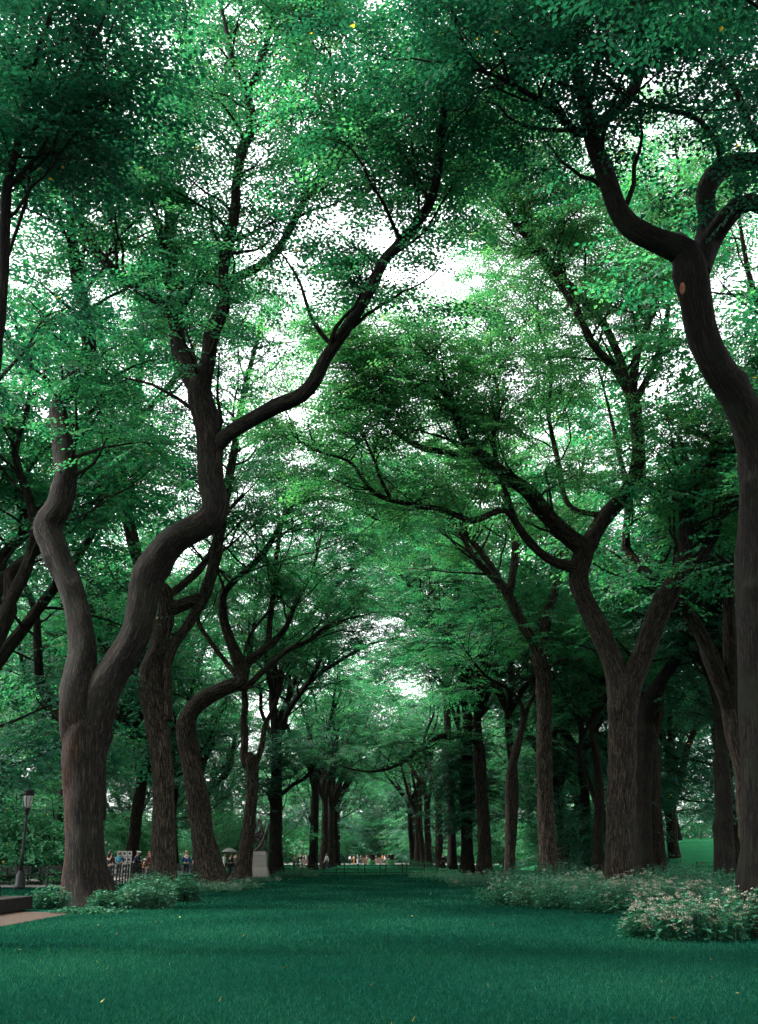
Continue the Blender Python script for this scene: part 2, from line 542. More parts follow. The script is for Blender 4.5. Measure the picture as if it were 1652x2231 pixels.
# ------------------------------------------------------------------ the setting: lawn, paths
def lawn_mat(name, a, b_, c):
    m, nt, n, l, b = mat(name)
    tc = n.new('ShaderNodeTexCoord')
    n1 = n.new('ShaderNodeTexNoise'); n1.inputs['Scale'].default_value = 0.22; n1.inputs['Detail'].default_value = 7; n1.inputs['Roughness'].default_value = 0.65
    n2 = n.new('ShaderNodeTexNoise'); n2.inputs['Scale'].default_value = 9; n2.inputs['Detail'].default_value = 6
    l.new(tc.outputs['Object'], n1.inputs['Vector']); l.new(tc.outputs['Object'], n2.inputs['Vector'])
    mx = n.new('ShaderNodeMixRGB'); mx.inputs[0].default_value = 0.5
    l.new(n1.outputs['Fac'], mx.inputs[1]); l.new(n2.outputs['Fac'], mx.inputs[2])
    rp = ramp(n, [(0.33, a), (0.5, b_), (0.68, c)])
    l.new(mx.outputs[0], rp.inputs[0]); l.new(rp.outputs[0], b.inputs['Base Color'])
    b.inputs['Roughness'].default_value = 1.0
    b.inputs['Specular IOR Level'].default_value = 0.0
    bu = n.new('ShaderNodeBump'); bu.inputs['Strength'].default_value = 0.6; bu.inputs['Distance'].default_value = 0.05
    l.new(n2.outputs['Fac'], bu.inputs['Height']); l.new(bu.outputs[0], b.inputs['Normal'])
    return m

def sheet(name, poly, z, m, kind='structure'):
    v = np.array([(x, y, z) for x, y in poly])
    me = mesh_np(name, v, np.array([list(range(len(poly)))]), [m])
    return tag(link(name, me), kind=kind)

LAWN = lawn_mat('lawn_soil', (0.001, 0.012, 0.008), (0.002, 0.022, 0.015), (0.005, 0.036, 0.023))
ASPHALT = plain('path_asphalt', (0.13, 0.12, 0.115), 0.85, 0.2, 3.0, 0.3, spec=.1)
PALE_PAVING = plain('plaza_paving', (0.22, 0.21, 0.20), 0.8, 0.12, 1.5, spec=.1)
sheet('ground', [(-600, -60), (600, -60), (600, 900), (-600, 900)], 0.0, LAWN)
sheet('path', [(-29, 53.5), (-12.9, 53.5), (-15.6, 72.5), (-16.4, 195), (-32, 195), (-31, 75)], 0.004, ASPHALT)
sheet('side_path', [(15.6, 60), (26, 60), (25, 190), (16.6, 190)], 0.004, ASPHALT)
sheet('plaza', [(-34, 195), (26, 195), (30, 300), (-40, 300)], 0.008, PALE_PAVING)

# a grassy rise beyond the right-hand path
def rise(name, cx, cy, rx, ry, h, m):
    n = 28
    g = np.linspace(-1, 1, n)
    X, Y = np.meshgrid(g, g)
    d = np.clip(1 - X ** 2, 0, 1) * np.clip(1 - Y ** 2, 0, 1)
    Z = h * d ** 1.2 - 0.02
    v = np.stack([cx + X * rx, cy + Y * ry, Z], -1).reshape(-1, 3)
    i = np.arange(n * n).reshape(n, n)
    q = np.stack([i[:-1, :-1], i[:-1, 1:], i[1:, 1:], i[1:, :-1]], -1).reshape(-1, 4)
    return tag(link(name, mesh_np(name, v, q, [m], smooth=True)), kind='structure')
SUNLIT_LAWN = lawn_mat('sunlit_lawn', (0.020, 0.150, 0.065), (0.035, 0.210, 0.090), (0.055, 0.260, 0.11))  # sunlight on the rise is put into this brighter colour
rise('hill', 40, 138, 24, 45, 3.6, SUNLIT_LAWN)

# ------------------------------------------------------------------ the elms one can trace in the photograph
def P_(*a): return list(a)

hero('elm_tree', 'massive elm with rust stained trunk splitting into two crooked limbs, beside stone plinth', 33,
     [(192, 1975, 112), (187, 1900, 98), (184, 1800, 94), (184, 1700, 95), (185, 1640, 98), (187, 1590, 98)],
     [dict(p=[(178, 1660, 62, 0), (172, 1570, 90, 0), (171, 1510, 88, 0), (176, 1450, 72, .1), (180, 1405, 62, .2), (160, 1300, 60, .5), (122, 1200, 58, .8), (102, 1145, 66, 1), (128, 1100, 62, 1), (142, 1034, 54, 1.2), (135, 961, 46, 1.5), (126, 888, 44, 2), (157, 826, 42, 2.2), (190, 772, 34, 2.5), (186, 690, 30, 2), (165, 600, 28, 1.5), (152, 480, 22, 1), (150, 380, 14, .5), (120, 250, 8, 0)], n2=24, start=.48),
      dict(p=[(194, 1670, 62, 0), (204, 1580, 84, 0), (228, 1500, 80, 0), (256, 1450, 74, 0), (300, 1369, 74, 0), (317, 1278, 76, 0), (336, 1232, 78, 0), (383, 1175, 72, -.2), (452, 1136, 64, -.4), (470, 1098, 60, -.5), (460, 1045, 60, -.5), (459, 980, 60, -.5), (448, 907, 58, -.5), (436, 850, 56, -.6), (455, 785, 38, -1), (462, 725, 38, -1.2), (492, 660, 30, -1.5), (488, 600, 25, -1.7), (500, 525, 26, -2), (515, 450, 23, -2.2), (516, 400, 21, -2.4), (530, 325, 23, -2.6), (548, 280, 23, -2.8), (547, 230, 22, -3), (540, 195, 20, -3.2), (555, 172, 14, -3.3), (575, 115, 13, -3.5), (595, 50, 11, -3.8), (605, -60, 7, -4)], n2=22, start=.5, L2=(2, 4.5)),
      dict(p=[(541, 198, 14, -3.2), (512, 150, 13, -3.2), (500, 100, 11, -3.2), (480, 0, 8, -3)], n2=5, start=.2),
      dict(p=[(462, 985, 36, -.5), (492, 950, 37, -.8), (529, 925, 36, -1.1), (602, 885, 36, -1.8), (657, 861, 34, -2.3), (686, 828, 33, -2.8), (708, 784, 31, -3.1), (748, 726, 29, -3.6), (784, 671, 27, -4), (817, 613, 25, -4.4), (836, 570, 25, -4.8), (876, 525, 24, -5.2), (926, 465, 22, -5.6), (951, 400, 20, -6), (961, 325, 19, -6.4), (968, 250, 17, -6.8), (981, 150, 15, -7.2), (990, 30, 11, -7.6), (1000, -80, 7, -8)], n2=22, start=.34, L2=(2, 4.5)),
      dict(p=[(438, 855, 46, -.4), (400, 790, 42, 0), (385, 720, 37, .4), (378, 640, 32, .8), (372, 540, 29, 1), (368, 440, 27, 1.2), (365, 350, 22, 1.4), (385, 290, 17, 1.4), (400, 210, 14, 1.4), (405, 130, 12, 1.2), (402, 20, 8, 1)], n2=24, start=.22),
      dict(p=[(384, 715, 26, .4), (355, 665, 24, .3), (310, 635, 23, .1), (255, 595, 22, -.3), (210, 545, 22, -.6), (188, 495, 23, -.8), (160, 450, 18, -1), (135, 405, 14, -1.2), (112, 372, 9, -1.4), (90, 300, 6, -1.6)], n2=15, start=.25),
      dict(p=[(490, 615, 20, -1.7), (550, 590, 21, -2), (600, 550, 18, -2.4), (645, 475, 17, -2.8), (670, 425, 16, -3.1), (700, 380, 15, -3.4), (740, 335, 13, -3.8), (800, 282, 11, -4.2), (850, 262, 9, -4.6), (900, 220, 6, -5)], n2=14, start=.4, L2=(2, 4)),
      dict(p=[(722, 352, 9, -3.6), (740, 285, 9, -3.6), (730, 230, 8, -3.5), (720, 125, 7, -3.4), (708, 30, 5, -3.2)], n2=6, start=.3, L2=(1.2, 2.6)),
      dict(p=[(700, 382, 11, -3.4), (750, 355, 10, -3.8), (820, 330, 8, -4.4), (880, 330, 5, -5)], n2=4, start=.4, L2=(1.2, 2.4)),
      ], 11, dens=1.3, bark=BARK_RUST, keep=gap, flare=0.45)

hero('elm_tree', 'tall grey elm with a looped limb, standing just right of the rust stained elm', 53,
     [(357, 1935, 74), (357, 1880, 60), (357, 1800, 54), (357, 1715, 52), (350, 1624, 50), (336, 1540, 56), (326, 1470, 50), (345, 1410, 44), (362, 1335, 38), (360, 1285, 30)],
     [dict(p=[(362, 1570, 36, 0), (362, 1500, 28, 0), (364, 1450, 25, 0), (378, 1405, 26, .2), (405, 1369, 25, .4), (425, 1336, 26, .5), (440, 1308, 28, .6), (452, 1275, 28, .6), (467, 1223, 27, .6), (476, 1180, 25, .6), (490, 1100, 22, .4), (500, 1035, 20, .2), (512, 970, 18, 0), (525, 890, 15, -.4), (545, 800, 12, -.8), (570, 700, 8, -1)], n2=14, start=.5),
      dict(p=[(364, 1330, 34, 0), (385, 1322, 33, .3), (419, 1309, 30, .5), (440, 1300, 24, .6)], n2=0),
      dict(p=[(368, 1300, 20, 0), (382, 1287, 20, .3), (405, 1268, 19, .6), (432, 1243, 18, 1), (462, 1200, 15, 1.4), (480, 1140, 12, 1.8), (530, 1080, 9, 2)], n2=8, start=.4),
      dict(p=[(360, 1300, 30, 0), (330, 1258, 28, -.4), (300, 1217, 28, -.8), (277, 1125, 29, -1.2), (270, 1082, 29, -1.4), (260, 1045, 26, -1.5), (233, 1009, 19, -1.6), (200, 975, 15, -1.7), (150, 900, 10, -2), (100, 840, 6, -2.2)], n2=14, start=.4),
      dict(p=[(264, 1050, 22, -1.5), (264, 1010, 22, -1.5), (270, 961, 21, -1.5), (288, 922, 20, -1.5), (300, 870, 17, -1.5), (305, 820, 14, -1.6), (312, 740, 11, -1.8), (300, 640, 7, -2)], n2=14, start=.25),
      dict(p=[(290, 930, 13, -1.5), (310, 910, 13, -1.3), (345, 868, 13, -1), (386, 816, 13, -.6), (430, 740, 9, 0), (470, 660, 6, .4)], n2=10, start=.35)],
     12, bark=BARK_PALE, dens=1.7, longer=1.2, keep=gap, flare=0.4)

hero('elm_tree', 'elm with a leaning trunk and a mossy sideways elbow, second from the statue', 61,
     [(458, 1927, 74), (453, 1880, 60), (440, 1800, 53), (428, 1720, 49), (415, 1650, 46), (406, 1605, 46), (402, 1578, 44)],
     [dict(p=[(406, 1600, 44, 0), (412, 1560, 42, 0), (437, 1528, 40, 0), (485, 1502, 37, 0), (521, 1486, 33, 0), (528, 1466, 31, 0), (514, 1424, 28, -.3), (496, 1380, 23, -.5), (485, 1333, 20, -.8), (487, 1296, 18, -1), (510, 1267, 16, -1.3), (540, 1241, 15, -1.6), (572, 1209, 14, -2), (600, 1165, 13, -2.4), (640, 1100, 11, -3), (690, 1050, 9, -3.6), (740, 1000, 6, -4)], n2=14, start=.55),
      dict(p=[(515, 1470, 14, 0), (500, 1452, 12, .3), (478, 1424, 11, .6), (452, 1387, 11, 1), (434, 1354, 9, 1.3), (430, 1290, 6, 1.6)], n2=4, start=.6, L2=(1.5, 3)),
      dict(p=[(528, 1470, 24, 0), (540, 1444, 22, .2), (569, 1420, 20, .6), (588, 1404, 18, .9), (607, 1387, 14, 1.1), (625, 1362, 13, 1.4), (644, 1314, 12, 1.7), (662, 1278, 10, 2), (680, 1240, 8, 2.2), (700, 1160, 5, 2.5)], n2=10, start=.5),
      dict(p=[(585, 1405, 14, .9), (589, 1351, 13, .9), (596, 1296, 14, .8), (598, 1252, 12, .6), (604, 1205, 11, .4), (618, 1130, 9, 0), (640, 1040, 6, -.4)], n2=10, start=.3),
      dict(p=[(524, 1500, 15, 0), (540, 1496, 15, .4), (571, 1464, 14, 1), (622, 1420, 13, 1.8), (673, 1395, 11, 2.6), (706, 1367, 9, 3.2), (742, 1351, 7, 3.8), (790, 1340, 5, 4.4)], n2=9, start=.45),
      dict(p=[(535, 1420, 8, 0), (545, 1384, 8, 0), (560, 1362, 7, 0), (589, 1329, 6, 0), (620, 1290, 4, 0)], n2=4, start=.4, L2=(1.5, 3)),
      dict(p=[(640, 1100, 11, -3), (700, 1085, 9, -3.8), (765, 1100, 7, -4.6), (835, 1140, 4, -5.4)], n2=10, start=.2, L2=(2, 4.5))],
     13, bark=BARK_PALE, dens=1.5, longer=1.3, flare=0.5)

hero('elm_tree', 'slender curved elm in front of the statue pedestal, forking low', 70,
     [(526, 1918, 46), (532, 1885, 35), (540, 1820, 31), (548, 1750, 29), (551, 1695, 29), (546, 1655, 32)],
     [dict(p=[(540, 1670, 24, 0), (532, 1645, 19, 0), (534, 1613, 18, 0), (531, 1570, 17, 0), (535, 1535, 16, 0), (532, 1510, 14, -.2), (538, 1470, 12, -.4), (548, 1400, 10, -.6), (560, 1320, 8, -1), (580, 1230, 5, -1)], n2=13, start=.4),
      dict(p=[(551, 1672, 18, 0), (561, 1655, 15, 0), (571, 1624, 13, .2), (578, 1580, 11, .4), (596, 1544, 11, .6), (607, 1508, 10, .8), (612, 1485, 9, 1), (602, 1460, 8, 1), (604, 1430, 7, 1), (625, 1370, 5, 1)], n2=10, start=.45)],
     14, bark=BARK_PALE, dens=1.6, longer=1.4, flare=0.4)

hero('elm_tree', 'dark ivy clad elm trunk immediately right of the statue', 90,
     [(602, 1908, 38), (601, 1850, 32), (602, 1780, 29), (603, 1700, 26), (603, 1640, 23), (598, 1570, 19), (594, 1515, 18), (598, 1460, 14), (600, 1390, 10)],
     [dict(p=[(602, 1640, 15, 0), (606, 1606, 15, 0), (618, 1586, 14, .3), (626, 1551, 12, .6), (647, 1522, 12, 1), (673, 1486, 11, 1.5), (695, 1442, 9, 2), (706, 1395, 8, 2.3), (710, 1350, 6, 2.6), (730, 1270, 4, 3)], n2=16, start=.2),
      dict(p=[(604, 1740, 10, 0), (636, 1712, 9, -1), (669, 1690, 8, -2), (695, 1653, 6, -3), (720, 1620, 4, -4)], n2=8, start=.3, L2=(1.5, 3)),
      dict(p=[(596, 1520, 12, 0), (585, 1470, 11, -1), (580, 1400, 9, -1.5), (590, 1320, 6, -2)], n2=12, start=.2),
      dict(p=[(602, 1800, 24, 0), (602, 1700, 20, 0), (603, 1640, 18, 0)], n2=18, start=.05, L2=(1.0, 2.2), n3=6),
      dict(p=[(600, 1500, 15, 0), (640, 1400, 13, 1), (700, 1310, 11, 2), (770, 1235, 9, 3), (850, 1175, 5, 4)], n2=15, start=.35, L2=(3, 5.5)),
      dict(p=[(604, 1600, 13, 0), (660, 1500, 11, 1.5), (740, 1440, 9, 3), (820, 1400, 6, 4.5), (880, 1390, 4, 5.5)], n2=13, start=.35, L2=(2.5, 5))],
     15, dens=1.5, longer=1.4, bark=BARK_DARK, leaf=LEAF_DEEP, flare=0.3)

R1 = hero('elm_tree', 'huge dark elm at the right edge, its bent limb arching overhead', 27,
     [(1664, 1975, 108), (1660, 1850, 97), (1657, 1700, 94), (1655, 1550, 93), (1652, 1400, 93), (1648, 1260, 96), (1650, 1150, 90), (1650, 1060, 86), (1645, 1000, 80), (1632, 950, 72)],
     [dict(p=[(1652, 1090, 84, 0), (1652, 1020, 88, 0), (1638, 945, 86, -.2), (1602, 862, 82, -.6), (1562, 803, 78, -.9), (1532, 738, 74, -1.2), (1517, 670, 75, -1.4), (1506, 600, 78, -1.6), (1490, 552, 72, -1.6), (1430, 526, 58, -1.8), (1370, 492, 55, -2), (1342, 450, 47, -2.2), (1326, 400, 45, -2.4), (1302, 340, 42, -2.6), (1286, 290, 35, -2.8), (1273, 240, 27, -3), (1258, 175, 24, -3.2), (1251, 100, 21, -3.4), (1251, 0, 17, -3.6), (1240, -100, 12, -3.8)], n2=16, start=.66, L2=(2.5, 5)),
      dict(p=[(1288, 300, 28, -2.8), (1304, 275, 27, -2.7), (1328, 250, 26, -2.6), (1366, 220, 25, -2.5), (1390, 165, 27, -2.3), (1396, 100, 27, -2.2), (1402, 30, 23, -2), (1400, -80, 16, -2)], n2=18, start=.2),
      dict(p=[(1571, 362, 15, -1.4), (1566, 325, 13, -1.7), (1541, 280, 13, -2), (1501, 250, 12, -2.3), (1426, 235, 11, -2.8), (1356, 205, 9, -3.3), (1300, 150, 6, -3.6)], n2=14, start=.25),
      dict(p=[(1280, 280, 24, -2.8), (1256, 290, 22, -3), (1216, 245, 18, -3.4), (1176, 220, 14, -3.8), (1110, 180, 10, -4.2), (1040, 150, 6, -4.6)], n2=18, start=.15),
      dict(p=[(1502, 590, 64, -1.6), (1532, 545, 58, -1.4), (1543, 480, 44, -1.2), (1537, 430, 46, -1.2), (1556, 380, 46, -1.2), (1606, 355, 45, -1.2), (1655, 350, 44, -1.2), (1730, 340, 38, -1.2), (1800, 280, 26, -1), (1830, 180, 16, -1)], n2=8, start=1.0),
      dict(p=[(1525, 590, 54, -1.6), (1550, 525, 50, -1.5), (1576, 485, 46, -1.9), (1606, 450, 45, -2.1), (1636, 440, 42, -2.3), (1700, 460, 36, -2.5), (1760, 420, 26, -2.6), (1800, 330, 14, -2.6)], n2=6, start=1.0),
      dict(p=[(1690, 350, 22, -1.2), (1640, 290, 18, -2), (1610, 210, 15, -2.6), (1560, 120, 12, -3), (1520, 20, 8, -3.4)], n2=14, start=.9)],
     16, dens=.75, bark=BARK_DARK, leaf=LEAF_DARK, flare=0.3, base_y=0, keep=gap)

hero('elm_tree', 'thick trunked elm among white flowers, forking into two big limbs with a knotted bend', 47,
     [(1350, 1950, 80), (1350, 1890, 70), (1352, 1780, 67), (1355, 1670, 64), (1356, 1580, 66), (1358, 1520, 70), (1360, 1490, 66)],
     [dict(p=[(1348, 1530, 54, 0), (1340, 1463, 50, 0), (1321, 1407, 49, 0), (1295, 1351, 46, 0), (1268, 1295, 43, 0), (1261, 1257, 45, 0), (1266, 1222, 48, 0), (1270, 1196, 48, -.1), (1244, 1176, 43, -.3), (1212, 1145, 40, -.6), (1178, 1107, 37, -1), (1152, 1073, 36, -1.4), (1107, 1042, 31, -1.9), (1058, 1001, 28, -2.4), (1016, 967, 24, -2.8), (999, 923, 23, -3), (987, 890, 22, -3.2), (967, 854, 19, -3.4), (942, 836, 14, -3.6), (905, 836, 10, -3.9), (860, 850, 6, -4.2)], n2=13, start=.45, L2=(2, 4)),
      dict(p=[(1270, 1205, 44, 0), (1284, 1188, 42, 0), (1297, 1160, 39, .2), (1325, 1118, 37, .4), (1357, 1083, 36, .5), (1378, 1050, 34, .5), (1390, 1000, 31, .5), (1388, 930, 30, .4), (1378, 870, 30, .3), (1365, 838, 28, .2), (1340, 800, 22, -.2), (1300, 760, 18, -.6), (1268, 700, 16, -1), (1241, 650, 15, -1.4), (1206, 600, 15, -1.8), (1166, 540, 14, -2.2), (1126, 490, 12, -2.6), (1096, 440, 11, -3), (1081, 385, 9, -3.4), (1066, 325, 7, -3.8), (1060, 250, 5, -4)], n2=18, start=.45, L2=(2.2, 4.5)),
      dict(p=[(1366, 842, 22, .2), (1348, 775, 19, .1), (1311, 700, 18, -.1), (1266, 650, 17, -.4), (1221, 600, 17, -.7), (1186, 550, 15, -1), (1148, 500, 13, -1.4), (1136, 450, 11, -1.7), (1121, 390, 10, -2), (1096, 340, 8, -2.3), (1072, 285, 5, -2.6)], n2=15, start=.35, L2=(2.2, 4.5)),
      dict(p=[(1376, 850, 24, .3), (1391, 765, 17, .5), (1416, 690, 16, .8), (1431, 625, 16, 1), (1443, 565, 14, 1.2), (1462, 490, 11, 1.4), (1480, 400, 8, 1.6), (1470, 300, 5, 1.6)], n2=16, start=.3),
      dict(p=[(1382, 880, 18, .3), (1415, 815, 15, .7), (1440, 750, 13, 1.1), (1452, 700, 12, 1.4), (1461, 625, 11, 1.7), (1480, 540, 8, 2), (1520, 440, 5, 2.2)], n2=14, start=.3),
      dict(p=[(1367, 1525, 56, 0), (1378, 1482, 52, 0), (1397, 1437, 50, -.1), (1422, 1370, 52, -.2), (1447, 1310, 50, -.3), (1478, 1257, 43, -.4), (1493, 1201, 34, -.5), (1495, 1145, 33, -.6), (1502, 1088, 37, -.7), (1526, 1038, 36, -.9), (1555, 998, 33, -1.1), (1595, 974, 28, -1.3), (1645, 950, 23, -1.5), (1700, 900, 16, -1.6), (1730, 800, 10, -1.8)], n2=18, start=.45),
      dict(p=[(1480, 1262, 34, -.4), (1508, 1228, 30, -.2), (1533, 1207, 27, .1), (1557, 1163, 25, .4), (1575, 1116, 21, .7), (1617, 1077, 18, 1), (1660, 1030, 13, 1.3), (1700, 950, 8, 1.6)], n2=12, start=.25),
      dict(p=[(1262, 1236, 34, 0), (1227, 1231, 26, -.4), (1193, 1216, 21, -.8), (1163, 1190, 20, -1.2), (1136, 1156, 18, -1.6), (1110, 1120, 15, -2), (1087, 1113, 14, -2.2), (1032, 1134, 15, -2.6), (996, 1123, 14, -3), (959, 1109, 13, -3.4), (908, 1101, 12, -3.8), (857, 1090, 12, -4.2), (821, 1076, 11, -4.6), (795, 1047, 9, -5), (775, 1016, 8, -5.3), (745, 997, 7, -5.6), (693, 983, 6, -6), (649, 957, 5, -6.3), (625, 920, 4, -6.6)], n2=10, start=.5, L2=(1.4, 3)),
      dict(p=[(1130, 1148, 12, -1.6), (1115, 1110, 13, -1.8), (1107, 1085, 12, -1.9), (1085, 1020, 11, -2), (1075, 950, 10, -2), (1085, 870, 8, -2), (1070, 780, 6, -2), (1065, 680, 4, -2)], n2=10, start=.35, L2=(1.5, 3)),
      dict(p=[(1035, 985, 17, -2.6), (1014, 992, 16, -2.8), (967, 985, 15, -3.2), (916, 974, 14, -3.6), (872, 948, 13, -4), (843, 916, 12, -4.2), (810, 857, 10, -4.5), (788, 817, 9, -4.7), (781, 790, 7, -4.8), (755, 755, 5, -5)], n2=9, start=.4, L2=(1.4, 3)),
      dict(p=[(985, 892, 15, -3.2), (956, 872, 14, -3.5), (919, 846, 12, -3.9), (883, 821, 10, -4.2), (857, 792, 8, -4.5), (830, 750, 5, -4.8)], n2=6, start=.4, L2=(1.4, 3)),
      dict(p=[(854, 1092, 9, -4.2), (828, 1039, 8, -4.4), (813, 996, 7, -4.6), (784, 930, 6, -4.8), (775, 870, 4, -5)], n2=5, start=.4, L2=(1.2, 2.5)),
      dict(p=[(1318, 1125, 14, .3), (1240, 1100, 13, .8), (1215, 1000, 12, 1.2), (1195, 900, 10, 1.6), (1200, 800, 8, 2), (1170, 700, 6, 2.3), (1180, 600, 4, 2.5)], n2=14, start=.3)],
     17, leaf=LEAF_WARM, dens=2.1, longer=1.2, keep=gap, flare=0.3)

hero('elm_tree', 'straight elm trunk with a narrow fork, right of the lawn before the thick trunked elm', 71,
     [(1198, 1917, 52), (1194, 1860, 43), (1189, 1760, 38), (1186, 1650, 36), (1186, 1550, 35), (1183, 1480, 35), (1176, 1440, 38)],
     [dict(p=[(1177, 1455, 34, 0), (1168, 1410, 28, 0), (1141, 1362, 26, -.4), (1107, 1295, 24, -1), (1085, 1262, 17, -1.4), (1062, 1246, 15, -1.7), (1032, 1212, 13, -2), (1000, 1150, 10, -2.4), (960, 1080, 7, -3), (930, 1000, 5, -3.4)], n2=14, start=.4),
      dict(p=[(1109, 1300, 18, -1), (1114, 1272, 17, -1), (1122, 1201, 16, -.8), (1118, 1145, 13, -.6), (1108, 1080, 10, -.4), (1120, 980, 6, 0)], n2=12, start=.3),
      dict(p=[(1180, 1440, 28, 0), (1184, 1390, 26, .3), (1195, 1332, 24, .6), (1212, 1276, 21, 1), (1224, 1235, 18, 1.3), (1245, 1160, 13, 1.7), (1262, 1060, 9, 2), (1280, 960, 5, 2.3)], n2=15, start=.35),
      dict(p=[(1186, 1462, 9, 0), (1227, 1437, 8, 1), (1295, 1437, 6, 2.4), (1340, 1420, 4, 3.5)], n2=5, start=.3, L2=(1.5, 3)),
      dict(p=[(1110, 1300, 17, -1), (1050, 1205, 14, -1.6), (980, 1130, 11, -2.4), (900, 1082, 8, -3.2), (825, 1055, 5, -4)], n2=14, start=.35, L2=(3, 5))],
     18, leaf=LEAF_WARM, bark=BARK_PALE, dens=2.2, longer=1.5, flare=0.35)

hero('elm_tree', 'dark elm trunk half hidden behind the thick trunked elm', 66,
     [(1402, 1912, 52), (1402, 1800, 43), (1403, 1670, 40), (1406, 1560, 40), (1420, 1515, 38)],
     [dict(p=[(1410, 1550, 36, 0), (1432, 1500, 34, 0), (1454, 1463, 27, .3), (1478, 1432, 20, .7), (1514, 1414, 15, 1.2), (1556, 1392, 11, 1.8), (1600, 1340, 7, 2.4)], n2=15, start=.3),
      dict(p=[(1468, 1445, 17, .5), (1480, 1405, 14, .6), (1491, 1368, 12, .8), (1505, 1300, 9, 1), (1530, 1220, 5, 1.2)], n2=13, start=.25),
      dict(p=[(1403, 1560, 24, 0), (1390, 1480, 18, .6), (1395, 1380, 12, 1), (1370, 1280, 7, 1.4)], n2=14, start=.35)],
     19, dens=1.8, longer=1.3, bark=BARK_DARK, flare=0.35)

hero('elm_tree', 'thin elm trunk left of the straight narrow forked elm, its top bending back', 75,
     [(1111, 1914, 29), (1111, 1850, 24), (1111, 1760, 22), (1112, 1690, 21), (1126, 1632, 19), (1143, 1560, 15)],
     [dict(p=[(1141, 1572, 14, 0), (1135, 1533, 11, 0), (1107, 1501, 9, -.6), (1073, 1482, 8, -1.2), (1047, 1460, 6, -1.8), (1010, 1410, 4, -2.4)], n2=12, start=.25),
      dict(p=[(1143, 1565, 12, 0), (1153, 1535, 10, .2), (1165, 1505, 8, .5), (1160, 1430, 6, .8), (1175, 1340, 4, 1)], n2=12, start=.25)],
     20, dens=2, longer=1.5, flare=0.3)

hero('elm_tree', 'elm with a long low branch arching left over the lawn, right of the far fence', 88,
     [(1056, 1908, 38), (1055, 1850, 32), (1052, 1760, 29), (1047, 1690, 28), (1044, 1620, 26)],
     [dict(p=[(1048, 1630, 14, 0), (1020, 1606, 12, -.5), (972, 1602, 12, -1.4), (940, 1615, 11, -2), (917, 1632, 10, -2.4), (890, 1652, 9, -2.8), (862, 1668, 8, -3.2), (830, 1678, 7, -3.6), (795, 1680, 5, -4), (750, 1670, 4, -4.4)], n2=8, start=.4, L2=(1.5, 3), up=.35),
      dict(p=[(1044, 1630, 22, 0), (1040, 1560, 19, 0), (1046, 1480, 15, .3), (1020, 1400, 12, .5), (1000, 1320, 9, .6), (1010, 1220, 5, .8)], n2=18, start=.2),
      dict(p=[(1040, 1540, 13, 0), (1010, 1480, 12, -1), (985, 1440, 10, -1.8), (960, 1420, 8, -2.4), (930, 1440, 6, -3), (900, 1430, 4, -3.4)], n2=12, start=.3, L2=(1.5, 3.5)),
      dict(p=[(1046, 1560, 13, 0), (1075, 1480, 11, .8), (1095, 1400, 8, 1.4), (1085, 1310, 5, 2)], n2=14, start=.25),
      dict(p=[(1042, 1560, 16, 0), (1005, 1460, 14, -1), (955, 1360, 12, -2), (900, 1285, 9, -3), (840, 1225, 7, -4), (785, 1185, 4, -5)], n2=16, start=.35, L2=(3, 5.5))],
     21, dens=2, longer=1.6, flare=0.3)

hero('elm_tree', 'elm far down the lawn whose top splits into a dark narrow V', 122,
     [(986, 1895, 25), (984, 1800, 20), (978, 1650, 18), (972, 1500, 17), (969, 1400, 18), (968, 1370, 18)],
     [dict(p=[(968, 1385, 15, 0), (956, 1328, 13, -.5), (917, 1296, 10, -1.4), (893, 1252, 8, -2.2), (881, 1205, 7, -2.8), (870, 1130, 5, -3.4), (840, 1060, 3, -4)], n2=18, start=.25),
      dict(p=[(968, 1372, 14, 0), (948, 1300, 12, .3), (926, 1232, 9, .6), (910, 1170, 6, .8), (915, 1100, 4, 1)], n2=16, start=.25),
      dict(p=[(969, 1390, 13, 0), (985, 1320, 10, 1), (1005, 1240, 7, 2), (1000, 1150, 4, 2.5)], n2=16, start=.25),
      dict(p=[(969, 1420, 14, 0), (930, 1370, 12, -1), (860, 1340, 9, -2.5), (790, 1330, 6, -4)], n2=16, start=.25, L2=(3, 6))],
     22, dens=1.8, longer=1.8, bark=BARK_DARK, flare=0.3, scale=(1.1, 1.7))

hero('elm_tree', 'ivy covered dark trunk between the arching branch elm and the far V topped elm', 96,
     [(1019, 1906, 34), (1018, 1850, 29), (1016, 1750, 27), (1018, 1650, 25), (1020, 1560, 20)],
     [dict(p=[(1018, 1850, 25, 0), (1017, 1750, 22, 0), (1018, 1650, 20, 0)], n2=26, start=.1, L2=(.8, 1.8), n3=7),
      dict(p=[(1019, 1580, 18, 0), (1010, 1500, 14, .4), (1022, 1420, 10, .6), (1005, 1330, 6, .8)], n2=18, start=.15)],
     23, longer=1.6, bark=BARK_DARK, leaf=LEAF_DEEP, flare=0.3, scale=(1.0, 1.5))

